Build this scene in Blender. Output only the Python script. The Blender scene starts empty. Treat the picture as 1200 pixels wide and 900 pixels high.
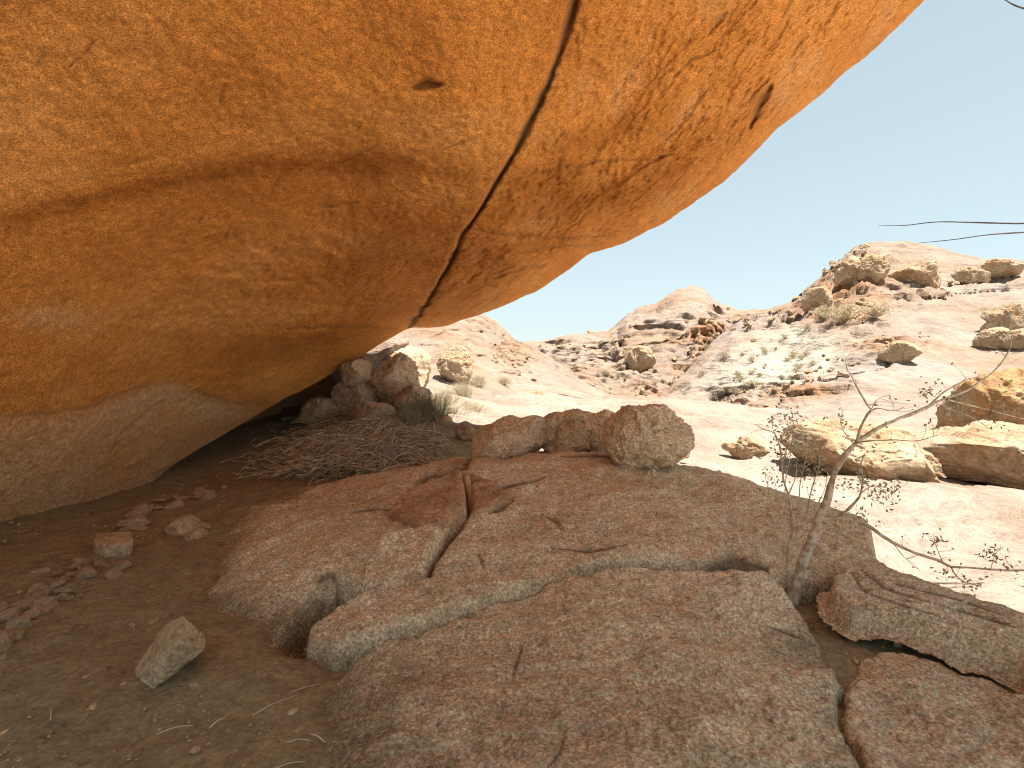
import bpy, bmesh, math, random
import numpy as np

random.seed(7)
rng = np.random.RandomState(7)
SC = bpy.context.scene
COL = SC.collection
R = math.radians

# ------------------------------------------------------------------ camera maths
F, CU, CV, CAMZ = 667.0, 600.0, 450.0, 1.7
PITCH = math.atan(35.0 / F)
CP, SP = math.cos(PITCH), math.sin(PITCH)
CAM = np.array([0.0, 0.0, CAMZ])


def ray(u, v):
    cx = (np.asarray(u, float) - CU) / F
    cy = (CV - np.asarray(v, float)) / F
    x = cx
    y = CP + cy * SP
    z = -SP + cy * CP
    return np.stack([x / y, np.ones_like(y), z / y], -1)


def at(u, v, d):
    r = ray(u, v)
    return CAM + r * np.asarray(d, float)[..., None]


def proj(p):
    q = np.asarray(p, float) - CAM
    dep = q[..., 1] * CP - q[..., 2] * SP
    up = q[..., 1] * SP + q[..., 2] * CP
    dep = np.where(np.abs(dep) < 1e-6, 1e-6, dep)
    return CU + F * q[..., 0] / dep, CV - F * up / dep


# ------------------------------------------------------------------ numpy noise
def _hash(ix, iy, iz, seed):
    h = (ix * 374761393 + iy * 668265263 + iz * 2147483647 + seed * 974711) & 0xFFFFFFFF
    h = ((h ^ (h >> 13)) * 1274126177) & 0xFFFFFFFF
    h = (h ^ (h >> 16)) & 0xFFFFFFFF
    return h.astype(np.float64) / 2147483647.5 - 1.0


def vnoise(p, seed=0):
    p = np.asarray(p, float)
    i = np.floor(p).astype(np.int64)
    f = p - i
    f = f * f * f * (f * (f * 6 - 15) + 10)
    x, y, z = i[..., 0], i[..., 1], i[..., 2]
    fx, fy, fz = f[..., 0], f[..., 1], f[..., 2]
    out = 0
    for dx in (0, 1):
        for dy in (0, 1):
            for dz in (0, 1):
                w = (fx if dx else 1 - fx) * (fy if dy else 1 - fy) * (fz if dz else 1 - fz)
                out = out + w * _hash(x + dx, y + dy, z + dz, seed)
    return out


def fbm(p, scale=1.0, octv=4, seed=0, gain=0.5):
    p = np.asarray(p, float) * scale
    a, s, t = 1.0, 0.0, 0.0
    for o in range(octv):
        s = s + a * vnoise(p + 17.3 * o, seed + o)
        t += a
        a *= gain
        p = p * 2.03
    return s / t


def ridged(p, scale=1.0, octv=3, seed=0):
    p = np.asarray(p, float) * scale
    a, s, t = 1.0, 0.0, 0.0
    for o in range(octv):
        s = s + a * (1 - np.abs(vnoise(p + 9.1 * o, seed + o)) * 2)
        t += a
        a *= 0.5
        p = p * 2.1
    return s / t


def sstep(a, b, x):
    t = np.clip((np.asarray(x, float) - a) / (b - a), 0, 1)
    return t * t * (3 - 2 * t)


class TPS:
    def __init__(self, xy, z, lam=0.0):
        self.c = np.asarray(xy, float)
        n = len(self.c)
        K = self._phi(self.c, self.c) + lam * np.eye(n)
        P = np.hstack([np.ones((n, 1)), self.c])
        A = np.zeros((n + 3, n + 3))
        A[:n, :n] = K; A[:n, n:] = P; A[n:, :n] = P.T
        self.w = np.linalg.solve(A, np.concatenate([np.asarray(z, float), np.zeros(3)]))

    @staticmethod
    def _phi(a, b):
        r2 = ((a[:, None, :] - b[None, :, :]) ** 2).sum(-1)
        return 0.5 * r2 * np.log(r2 + 1e-9)

    def __call__(self, x, y):
        x = np.asarray(x, float); sh = x.shape
        q = np.stack([x.ravel(), np.asarray(y, float).ravel()], -1)
        out = np.empty(len(q))
        for k in range(0, len(q), 50000):
            qq = q[k:k + 50000]
            out[k:k + 50000] = self._phi(qq, self.c) @ self.w[:-3] + self.w[-3] + qq @ self.w[-2:]
        return out.reshape(sh)


def seg_dist(px, py, pts, closed=False):
    """distance of points to a polyline, with the fraction along it and the side"""
    pts = np.asarray(pts, float)
    if closed:
        pts = np.vstack([pts, pts[:1]])
    best = np.full(px.shape, 1e9); frac = np.zeros(px.shape); side = np.zeros(px.shape)
    n = len(pts) - 1
    for k in range(n):
        a, b = pts[k], pts[k + 1]
        ab = b - a
        L = (ab ** 2).sum() + 1e-12
        t = np.clip(((px - a[0]) * ab[0] + (py - a[1]) * ab[1]) / L, 0, 1)
        dx = px - (a[0] + t * ab[0]); dy = py - (a[1] + t * ab[1])
        d = np.sqrt(dx * dx + dy * dy)
        m = d < best
        best = np.where(m, d, best)
        frac = np.where(m, (k + t) / n, frac)
        side = np.where(m, np.sign(ab[0] * dy - ab[1] * dx), side)
    return best, frac, side


def inside(px, py, poly):
    poly = np.asarray(poly, float)
    c = np.zeros(px.shape, bool)
    j = len(poly) - 1
    for i in range(len(poly)):
        xi, yi = poly[i]; xj, yj = poly[j]
        cond = ((yi > py) != (yj > py)) & (px < (xj - xi) * (py - yi) / (yj - yi + 1e-12) + xi)
        c ^= cond
        j = i
    return c


def sdist(px, py, poly):
    d, _, _ = seg_dist(px, py, poly, True)
    return np.where(inside(px, py, poly), d, -d)


# ------------------------------------------------------------------ mesh helpers
def link(name, me, mat=None, parent=None):
    o = bpy.data.objects.new(name, me)
    COL.objects.link(o)
    if mat is not None:
        me.materials.append(mat)
    if parent is not None:
        o.parent = parent
    return o


def mesh_np(name, v, f, smooth=True, attrs=None):
    v = np.asarray(v, np.float32).reshape(-1, 3)
    f = np.asarray(f, np.int32)
    me = bpy.data.meshes.new(name)
    k = f.shape[1]
    me.vertices.add(len(v)); me.vertices.foreach_set('co', v.ravel())
    me.loops.add(f.size); me.loops.foreach_set('vertex_index', f.ravel())
    me.polygons.add(len(f))
    me.polygons.foreach_set('loop_start', np.arange(0, f.size, k, dtype=np.int32))
    me.polygons.foreach_set('loop_total', np.full(len(f), k, np.int32))
    if smooth:
        me.polygons.foreach_set('use_smooth', np.ones(len(f), bool))
    me.update(calc_edges=True)
    me.validate()
    for n, a in (attrs or {}).items():
        at_ = me.attributes.new(n, 'FLOAT', 'POINT')
        at_.data.foreach_set('value', np.asarray(a, np.float32).ravel())
    return me


def grid_faces(nr, nc, mask=None):
    i = np.arange(nr * nc).reshape(nr, nc)
    q = np.stack([i[:-1, :-1], i[:-1, 1:], i[1:, 1:], i[1:, :-1]], -1).reshape(-1, 4)
    if mask is not None:
        m = mask.ravel()
        q = q[m[q].all(1)]
    return q


def compact(v, f, attrs=None):
    used = np.unique(f)
    remap = -np.ones(len(v), np.int64); remap[used] = np.arange(len(used))
    at2 = {k: np.asarray(a).ravel()[used] for k, a in (attrs or {}).items()}
    return v[used], remap[f], at2


def tag(o, label=None, cat=None, group=None, kind=None):
    if label: o['label'] = label
    if cat:
        o['category'] = cat
        o['kind'] = 'thing'
    if group: o['group'] = group
    if kind: o['kind'] = kind
    return o


def worley(p, seed=0):
    i = np.floor(p).astype(np.int64)
    f1 = np.full(p.shape[:-1], 9.0); f2 = f1.copy(); idv = np.zeros(p.shape[:-1])
    for dx in (-1, 0, 1):
        for dy in (-1, 0, 1):
            for dz in (-1, 0, 1):
                c = i + np.array([dx, dy, dz])
                j = np.stack([_hash(c[..., 0], c[..., 1], c[..., 2], seed + k) * .5 + .5 for k in range(3)], -1)
                d = np.sqrt(((c + j - p) ** 2).sum(-1))
                nid = _hash(c[..., 0], c[..., 1], c[..., 2], seed + 9)
                m = d < f1
                f2 = np.where(m, f1, np.minimum(f2, d))
                idv = np.where(m, nid, idv)
                f1 = np.where(m, d, f1)
    return f1, f2, idv


class Tubes:
    """many tapered tubes collected into one mesh"""
    def __init__(self):
        self.v, self.f, self.n = [], [], 0

    def add(self, pts, r0, r1, seg=6, wob=0.0):
        pts = np.asarray(pts, float)
        n = len(pts)
        tan = np.gradient(pts, axis=0)
        tan /= np.linalg.norm(tan, axis=1)[:, None] + 1e-12
        ref = np.array([0.3, 0.2, 1.0]) if abs(tan[0][2]) < 0.9 else np.array([1.0, 0.1, 0])
        a = np.cross(tan, ref); a /= np.linalg.norm(a, axis=1)[:, None] + 1e-12
        b = np.cross(tan, a)
        rr = np.linspace(0, 1, n)
        rad = r0 + (r1 - r0) * rr
        if wob:
            rad = rad * (1 + wob * np.sin(rr * 23 + pts[0, 0] * 40) * 0.5 + wob * rng.uniform(-.5, .5, n))
        th = np.arange(seg) / seg * 2 * math.pi
        ring = pts[:, None, :] + rad[:, None, None] * (np.cos(th)[None, :, None] * a[:, None, :] + np.sin(th)[None, :, None] * b[:, None, :])
        self.v.append(ring.reshape(-1, 3))
        idx = np.arange(n * seg).reshape(n, seg)
        nx = np.roll(idx, -1, 1)
        q = np.stack([idx[:-1], nx[:-1], nx[1:], idx[1:]], -1).reshape(-1, 4)
        self.f.append(q + self.n)
        self.n += n * seg

    def mesh(self, name):
        return mesh_np(name, np.vstack(self.v), np.vstack(self.f))


def smooth_path(pts, n=24):
    """Catmull-Rom through the points"""
    pts = np.asarray(pts, float)
    p = np.vstack([2 * pts[0] - pts[1], pts, 2 * pts[-1] - pts[-2]])
    out = []
    m = len(pts) - 1
    per = max(2, n // m)
    for k in range(m):
        p0, p1, p2, p3 = p[k:k + 4]
        t = np.linspace(0, 1, per, endpoint=False)[:, None]
        out.append(0.5 * ((2 * p1) + (-p0 + p2) * t + (2 * p0 - 5 * p1 + 4 * p2 - p3) * t ** 2 + (-p0 + 3 * p1 - 3 * p2 + p3) * t ** 3))
    out.append(pts[-1:])
    return np.vstack(out)


# ------------------------------------------------------------------ materials
def rock_mat(name, stops, grain=30.0, patch=0.9, bump=0.5, dist=0.02, stain_shade=None, pale=None, dirt=None,
             speck=0.35, streak=None, rough=0.92, strata=0.0, crevice=None):
    m = bpy.data.materials.new(name); m.use_nodes = True
    nt = m.node_tree; N = nt.nodes; L = nt.links
    for n in list(N): N.remove(n)
    out = N.new('ShaderNodeOutputMaterial'); bs = N.new('ShaderNodeBsdfPrincipled')
    L.new(bs.outputs[0], out.inputs[0])
    bs.inputs['Roughness'].default_value = rough
    bs.inputs['Specular IOR Level'].default_value = 0.25
    geo = N.new('ShaderNodeTexCoord')
    co = geo.outputs['Object']

    def noise(scale, det=4, rou=0.55, dis=0.0, vec=co):
        n = N.new('ShaderNodeTexNoise'); n.inputs['Scale'].default_value = scale
        n.inputs['Detail'].default_value = det; n.inputs['Roughness'].default_value = rou
        n.inputs['Distortion'].default_value = dis
        L.new(vec, n.inputs['Vector'])
        return n.outputs['Fac']

    def mapr(x, a, b, c=0.0, d=1.0):
        n = N.new('ShaderNodeMapRange'); n.inputs[1].default_value = a; n.inputs[2].default_value = b
        n.inputs[3].default_value = c; n.inputs[4].default_value = d
        L.new(x, n.inputs[0]); return n.outputs[0]

    def mix(fac, a, b, mode='MIX'):
        n = N.new('ShaderNodeMix'); n.data_type = 'RGBA'; n.blend_type = mode
        for s, val in ((n.inputs[0], fac), (n.inputs[6], a), (n.inputs[7], b)):
            if isinstance(val, (int, float)): s.default_value = val
            elif isinstance(val, tuple): s.default_value = val + (1,) if len(val) == 3 else val
            else: L.new(val, s)
        return n.outputs[2]

    def math_(op, a, b):
        n = N.new('ShaderNodeMath'); n.operation = op
        for s, val in ((n.inputs[0], a), (n.inputs[1], b)):
            if isinstance(val, (int, float)): s.default_value = val
            else: L.new(val, s)
        return n.outputs[0]

    def attr(n_):
        a = N.new('ShaderNodeAttribute'); a.attribute_name = n_
        return a.outputs['Fac']

    vec = co
    if streak:
        mp = N.new('ShaderNodeMapping'); L.new(co, mp.inputs[0])
        mp.inputs['Rotation'].default_value = streak[0]; mp.inputs['Scale'].default_value = streak[1]
        vec = mp.outputs[0]
    big = noise(patch, 5, 0.6, 0.6, vec)
    ramp = N.new('ShaderNodeValToRGB')
    els = ramp.color_ramp.elements
    pos = np.linspace(0.3, 0.7, len(stops))
    els[0].position = pos[0]; els[0].color = stops[0] + (1,)
    els[1].position = pos[-1]; els[1].color = stops[-1] + (1,)
    for p_, c_ in list(zip(pos, stops))[1:-1]:
        e = els.new(float(p_)); e.color = c_ + (1,)
    L.new(big, ramp.inputs[0])
    col = ramp.outputs[0]
    if pale:
        col = mix(math_('MULTIPLY', attr('pale'), 1.0), col, pale)
    if stain_shade:
        ns = noise(2.2, 5, 0.65, 0.8)
        f_ = math_('MULTIPLY', attr('stain_shade'), mapr(ns, 0.3, 0.6, 0.35, 1.0))
        col = mix(f_, col, stain_shade)
    if dirt:
        col = mix(attr('dirt'), col, dirt)
    # mid blotches, dark lichen/pits and crystal speckle
    mid = noise(grain * 0.18, 5, 0.65, 0.5)
    col = mix(1.0, col, mix(mapr(mid, 0.3, 0.7), (0.76, 0.745, 0.73), (1.22, 1.20, 1.18)), 'MULTIPLY')
    g1 = noise(grain, 4, 0.7)
    col = mix(speck, col, mix(mapr(g1, 0.35, 0.65), (0.42, 0.40, 0.38), (1.55, 1.52, 1.48)), 'MULTIPLY')
    vo = N.new('ShaderNodeTexVoronoi'); vo.inputs['Scale'].default_value = grain * 1.7; L.new(co, vo.inputs['Vector'])
    sp = N.new('ShaderNodeSeparateColor'); L.new(vo.outputs['Color'], sp.inputs[0])
    col = mix(speck * 0.8, col, mix(mapr(sp.outputs[0], 0.1, 0.9), (0.62, 0.6, 0.58), (1.35, 1.34, 1.32)), 'MULTIPLY')
    pits = mapr(noise(grain * 0.33, 3, 0.6, 1.0), 0.30, 0.40, 0.55, 1.0)
    pc = N.new('ShaderNodeCombineColor')
    for k in range(3): L.new(pits, pc.inputs[k])
    col = mix(0.7, col, pc.outputs[0], 'MULTIPLY')
    if crevice:
        col = mix(attr('crev'), col, crevice)
    L.new(col, bs.inputs['Base Color'])
    # relief
    h = math_('ADD', math_('MULTIPLY', noise(grain * 0.3, 6, 0.7, 0.3), 1.0), math_('MULTIPLY', g1, 0.4))
    if strata:
        mp = N.new('ShaderNodeMapping'); L.new(co, mp.inputs[0]); mp.inputs['Scale'].default_value = (0.35, 0.35, 2.6)
        h = math_('ADD', h, math_('MULTIPLY', noise(strata, 5, 0.6, 0.6, mp.outputs[0]), 1.5))
    bp = N.new('ShaderNodeBump'); bp.inputs['Strength'].default_value = bump; bp.inputs['Distance'].default_value = dist
    L.new(h, bp.inputs['Height']); L.new(bp.outputs[0], bs.inputs['Normal'])
    return m


def plain_mat(name, c0, c1, scale=20.0, rough=0.85, transl=0.0):
    m = bpy.data.materials.new(name); m.use_nodes = True
    nt = m.node_tree; N = nt.nodes; L = nt.links
    bs = N['Principled BSDF']; bs.inputs['Roughness'].default_value = rough
    bs.inputs['Specular IOR Level'].default_value = 0.25
    tc = N.new('ShaderNodeTexCoord'); n = N.new('ShaderNodeTexNoise'); n.inputs['Scale'].default_value = scale
    n.inputs['Detail'].default_value = 4
    L.new(tc.outputs['Object'], n.inputs['Vector'])
    r = N.new('ShaderNodeValToRGB'); r.color_ramp.elements[0].position = .35; r.color_ramp.elements[1].position = .65
    r.color_ramp.elements[0].color = c0 + (1,); r.color_ramp.elements[1].color = c1 + (1,)
    L.new(n.outputs['Fac'], r.inputs[0]); L.new(r.outputs[0], bs.inputs['Base Color'])
    bp = N.new('ShaderNodeBump'); bp.inputs['Strength'].default_value = .4; bp.inputs['Distance'].default_value = .004
    L.new(n.outputs['Fac'], bp.inputs['Height']); L.new(bp.outputs[0], bs.inputs['Normal'])
    return m


M = {}
M['overhang'] = rock_mat('ochre granite ceiling', [(0.52, 0.205, 0.042), (0.615, 0.265, 0.06), (0.69, 0.335, 0.10)],
                         grain=80, patch=0.5, bump=1.0, dist=0.022, stain_shade=(0.35, 0.125, 0.018), pale=(0.66, 0.42, 0.22), speck=0.75,
                         streak=((0, 0, 0.5), (0.6, 1.2, 2.0)), crevice=(0.06, 0.04, 0.025))
M['slab'] = rock_mat('weathered brown granite', [(0.56, 0.42, 0.265), (0.67, 0.53, 0.355), (0.74, 0.61, 0.435)], grain=58, patch=0.9,
                     bump=1.0, dist=0.032, speck=0.75, crevice=(0.10, 0.065, 0.04), dirt=(0.31, 0.245, 0.145))
M['block'] = rock_mat('rusty brown granite', [(0.32, 0.185, 0.10), (0.42, 0.265, 0.155), (0.50, 0.35, 0.225)], grain=38, patch=2.2,
                      bump=0.8, dist=0.03, speck=0.45)
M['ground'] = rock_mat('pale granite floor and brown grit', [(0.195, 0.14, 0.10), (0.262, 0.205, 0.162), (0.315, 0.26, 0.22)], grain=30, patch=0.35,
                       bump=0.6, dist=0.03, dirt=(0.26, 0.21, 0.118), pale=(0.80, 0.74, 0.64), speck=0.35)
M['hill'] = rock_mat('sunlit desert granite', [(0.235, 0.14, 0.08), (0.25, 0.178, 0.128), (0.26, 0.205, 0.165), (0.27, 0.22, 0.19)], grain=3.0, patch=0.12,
                     bump=0.9, dist=0.3, speck=0.2, strata=0.6, stain_shade=(0.25, 0.125, 0.055), pale=(0.36, 0.325, 0.265))
M['boulder'] = rock_mat('ochre desert boulder', [(0.34, 0.20, 0.095), (0.36, 0.245, 0.145), (0.37, 0.28, 0.19), (0.38, 0.30, 0.225)], grain=14, patch=0.7,
                        bump=0.9, dist=0.06, speck=0.35)
M['ochre_rock'] = rock_mat('ochre faced rock', [(0.30, 0.155, 0.06), (0.325, 0.20, 0.10), (0.33, 0.25, 0.165)], grain=12, patch=.7, bump=.9, dist=.06, speck=.35)
M['grey_rock'] = rock_mat('grey brown split rock', [(0.36, 0.25, 0.155), (0.47, 0.345, 0.225), (0.56, 0.435, 0.30)], grain=22, patch=1.6,
                          bump=0.9, dist=0.04, speck=0.4)
M['floor_stone'] = rock_mat('warm tan floor stone', [(0.35, 0.24, 0.135), (0.45, 0.325, 0.195), (0.54, 0.41, 0.265)], grain=40, patch=3.0, bump=.8, dist=.02, speck=.45)
M['bark'] = plain_mat('peeling tan bark', (0.32, 0.22, 0.14), (0.62, 0.52, 0.40), 25)
M['bark_grey'] = plain_mat('dark bare twig', (0.06, 0.05, 0.045), (0.11, 0.09, 0.075), 30)
M['twig'] = plain_mat('dry brown twig', (0.31, 0.235, 0.14), (0.62, 0.51, 0.345), 12)
M['leaf'] = plain_mat('dusty olive leaf', (0.22, 0.20, 0.11), (0.38, 0.34, 0.21), 18)
M['scrub'] = plain_mat('grey green scrub', (0.25, 0.225, 0.13), (0.42, 0.38, 0.25), 3)
M['straw'] = plain_mat('straw grass', (0.42, 0.35, 0.22), (0.60, 0.53, 0.38), 5)

# ------------------------------------------------------------------ terrain functions
_g = []
for u, v, d in [(620, 450, 23), (700, 470, 20), (760, 477, 18.5), (850, 490, 16.9), (900, 540, 11.7), (1100, 560, 9.7), (1050, 600, 7.9), (1200, 640, 6.2),
                (1100, 700, 4.75), (1250, 720, 4.4), (560, 500, 11.8), (620, 500, 12), (500, 510, 9.5), (420, 500, 11.3), (330, 531, 9.6),
                (250, 561, 8.5), (300, 524, 10.6), (480, 470, 12.5), (1300, 560, 10), (960, 520, 13.5), (1150, 535, 13), (540, 470, 15)]:
    p = at(u, v, d); _g.append(p)
for x, y, z in [(-2, 2.3, 0), (-1.5, 3, .0), (-3, 3.3, .0), (-2.8, 4, .0), (-3.3, 5.5, .0), (-4.5, 5, .0), (-6, 6, 0), (-7, 8, 0), (0, 1.5, 0), (0, 0, 0), (-4, 0, 0), (4, 0, -.1), (-8, 3, 0),
                (2.0, 3.6, 0.0), (2.2, 2.7, -.03), (2.8, 3.1, 0.02), (1.5, 1.5, 0), (0, 4, -.15), (-1, 5, -.1), (1.5, 5, -.2), (3.2, 5.2, -.35),
                (0, -6, 0), (10, 4, -.6), (14, 10, -.4), (30, 20, -.6), (-10, 14, 0.3), (-6, 14, .3), (-20, 10, 0), (0, 30, -.5), (20, 35, -.9), (-15, 30, .3), (0, -30, 0), (30, -20, 0), (-30, -10, 0)]:
    _g.append(np.array([x, y, z]))
_g = np.array(_g)
_T = TPS(_g[:, :2], _g[:, 2], 0.02)


def T(x, y):
    x = np.asarray(x, float); y = np.asarray(y, float)
    r = np.hypot(x, y)
    w = 1 - sstep(26, 45, r)
    return _T(x * 1.0, y * 1.0) * w - 0.7 * (1 - w)


_s = []
for u, v, d in [(650, 900, 2.0), (600, 1250, 1.28), (400, 1250, 1.3), (900, 1250, 1.3), (500, 900, 2.1), (850, 900, 2.08), (700, 662, 3.67), (830, 658, 3.72), (900, 668, 3.6),
                (960, 740, 3.15), (985, 810, 2.72), (360, 840, 2.7), (460, 745, 3.05), (560, 705, 3.3), (650, 780, 2.7), (800, 780, 2.72),
                (800, 545, 6.16), (600, 532, 6.7), (690, 530, 6.4), (760, 560, 5.35), (900, 570, 5.45), (1015, 612, 4.74), (1020, 655, 4.2), (960, 663, 4.05),
                (850, 640, 4.05), (700, 600, 4.45), (560, 540, 6.4), (450, 560, 6.0), (350, 590, 5.5), (260, 622, 5.37), (226, 650, 5.0), (228, 722, 3.74),
                (300, 700, 3.65), (500, 660, 3.68), (400, 640, 4.05), (430, 695, 3.5), (600, 640, 3.9), (300, 640, 4.45)]:
    _s.append(at(u, v, d))
for x, y, z in [(1.6, 7.6, .1), (3.4, 6.6, -.35), (4.6, 5.4, -.5), (0, 8.2, .2), (-1.5, 8, .1), (-3.2, 7, -.15), (3.2, 1.8, -.1), (-1.6, 1.8, -.1), (-3.5, 5.0, -.4), (-2.6, 3.55, -.36), (-1.9, 3.1, -.28), (-4.1, 6.1, -.45)]:
    _s.append(np.array([x, y, z]))
_s = np.array(_s)
_Z = TPS(_s[:, :2], _s[:, 2], 0.003)


def Zs(x, y):
    return _Z(x, y)


def hit(fn, u, v, d0=1.0, d1=60.0, n=1200):
    """where the ray through a picture point meets a height function"""
    d = np.exp(np.linspace(math.log(d0), math.log(d1), n))
    p = at(u, v, d)
    below = p[:, 2] < fn(p[:, 0], p[:, 1])
    k = int(np.argmax(below)) if below.any() else n - 1
    return p[k]


def plan(fn, pts):
    return np.array([hit(fn, u, v)[:2] for u, v in pts])


# ------------------------------------------------------------------ the ground sheet
BLEFT = np.array([(-.5, 3.2), (-1.45, 3.05), (-1.95, 3.35), (-2.25, 3.85), (-2.55, 4.5), (-2.8, 5.2), (-2.9, 6.0), (-2.2, 6.9), (-1, 7.5), (0, 7.5), (0, 4)])
def build_ground():
    th = np.concatenate([np.linspace(-180, -62, 60, endpoint=False), np.linspace(-62, 62, 620, endpoint=False), np.linspace(62, 180, 61)])
    rr = np.concatenate([np.linspace(0.02, 1.2, 16, endpoint=False), np.exp(np.linspace(math.log(1.2), math.log(40), 330, endpoint=False)),
                         np.exp(np.linspace(math.log(40), math.log(900), 26))])
    A, Rr = np.meshgrid(np.radians(th), rr)
    x = Rr * np.sin(A); y = Rr * np.cos(A)
    z = T(x, y)
    # how much of the floor is grit (the sheltered floor on the left) and how much bare granite
    p3 = np.stack([x, y, np.zeros_like(x)], -1)
    nz = fbm(p3, 0.8, 4, 3)
    line = np.interp(y, [-50, 1, 3, 4.4, 5.5, 7, 9.5, 11, 30], [2.6, 2.6, 3.3, 3.35, 2.6, 1.2, -.4, -2.0, -5])
    dirt = sstep(0.45, -0.35, x - line + nz * 0.5) * sstep(-1.0, .6, y + nz)
    fe = fbm(p3 * np.array([.6, 1.3, 1]), .35, 5, 12) * 4
    ex_ = .10 * (np.floor(fe) + sstep(.82, 1, fe - np.floor(fe)))
    sdB = sdist(x, y, BLEFT)
    z = z + dirt * .03 * sstep(-.3, -.02, sdB) * sstep(-.6, -1.6, x)
    z = z + dirt * (0.03 * fbm(p3, 1.3, 4, 5) + 0.022 * fbm(p3, 6, 4, 6) + .008 * fbm(p3, 24, 3, 7)) + (1 - dirt) * (0.20 * fbm(p3, 0.30, 4, 8) + 0.03 * ridged(p3, 1.1, 4, 9) + ex_ - .01)
    pit = hit(Zs, 372, 712)
    z = z - .34 * np.exp(-(((x - pit[0]) / .16) ** 2 + ((y - pit[1]) / .22) ** 2))
    # heap of grit and flakes around the sheltered back
    v = np.stack([x, y, z], -1).reshape(-1, 3)
    f = grid_faces(*x.shape)
    me = mesh_np('ground', v, f[:, ::-1], attrs={'dirt': dirt, 'pale': sstep(1.0, -1.0, y + nz) * sstep(-.5, 1.5, x + nz)})  # pale: unseen ground behind the camera, added to bounce light into the shade
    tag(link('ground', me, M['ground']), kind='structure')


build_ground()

# ------------------------------------------------------------------ rock slabs of the foreground
def slab(name, poly, label, cat='rock slab', fn=Zs, dz=0.0, r=0.08, step=3.0, carve=(), mat='slab', skirt=0.6, amp=1.0, dusty=True, group=None, tilt=None, jag=0.045, top=None, seed=0):
    poly = np.asarray(poly, float)
    a = poly[:, 0] / poly[:, 1]
    m = 0.12
    na = int((a.max() - a.min() + .1) * F / step)
    y0, y1 = max(0.6, poly[:, 1].min() - m), poly[:, 1].max() + m
    ny = int(np.log(y1 / y0) * 330 * 3 / step)
    A, Y = np.meshgrid(np.linspace(a.min() - .05, a.max() + .05, na), np.exp(np.linspace(math.log(y0), math.log(y1), ny)))
    X = A * Y
    p3 = np.stack([X, Y, np.zeros_like(X)], -1)
    sd = sdist(X, Y, poly) + jag * fbm(p3, 4, 5, 21 + seed, .65)
    z = (fn(X, Y) if top is None else top(X, Y)) + dz
    z = z + amp * (0.035 * fbm(p3, 1.6, 3, 31 + seed) + 0.014 * ridged(p3 * np.array([1, 1.6, 1]), 4.5, 4, 33 + seed) + 0.009 * fbm(p3, 18, 3, 35 + seed) + 0.003 * fbm(p3, 55, 2, 36 + seed))
    fl = fbm(p3 * np.array([1.0, 1.5, 1]), 2.4, 5, 39 + seed) * 5
    z = z + amp * .014 * (np.floor(fl) + sstep(.8, 1.0, fl - np.floor(fl)))
    crev = np.zeros_like(z)
    u, v = proj(np.stack([X, Y, z], -1))
    wig = 3.0 * fbm(p3, 6, 3, 77)
    for pts, w, dep in carve:
        d, fr, sd_ = seg_dist(u + wig, v + wig * .6, pts)
        ww = w * (0.35 + 0.65 * np.sin(np.clip(fr, 0.02, 0.98) * math.pi))
        g = np.exp(-(d / ww) ** 2)
        z = z - dep * g
        crev = np.maximum(crev, g * 0.8)
    t = np.clip(sd, 0, r)
    drop = np.where(sd >= r, 0, -(r - np.sqrt(np.maximum(r * r - (r - t) ** 2, 0))))
    drop = np.where(sd < 0, -r + sd * 7, drop)
    drop = np.maximum(drop, -skirt)
    z = z + drop
    mask = sd > -0.09
    V = np.stack([X, Y, z], -1).reshape(-1, 3)
    f = grid_faces(*X.shape, mask=mask)
    dust = sstep(.20, .02, z - T(X, Y) + .10 * fbm(p3, 1.8, 4, 88) + .05 * fbm(p3, 9, 3, 89)) * (1 if dusty else 0) * .92
    V, f, at_ = compact(V, f, {'crev': crev, 'dirt': dust})
    o = link(name, mesh_np(name, V, f[:, ::-1] if False else f, attrs=at_), M[mat])
    return tag(o, label, cat, group)


polyA = plan(Zs, [(325, 930), (360, 845), (395, 797), (440, 762), (500, 730), (560, 709), (630, 686), (690, 667), (760, 662), (830, 662), (900, 670), (928, 692),
                  (962, 745), (985, 800), (978, 850), (1005, 905), (1040, 1000), (900, 1200), (500, 1200), (320, 1050)])
slab('rock_slab', polyA, 'huge rough brown granite slab filling the bottom of the view below the long crack', r=0.035, step=2.5,
     carve=[([(613, 755), (606, 775), (602, 790)], 2, .012), ([(895, 732), (925, 742), (940, 748)], 2, .008), ([(640, 900), (655, 880), (662, 855)], 2, .008)])

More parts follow.
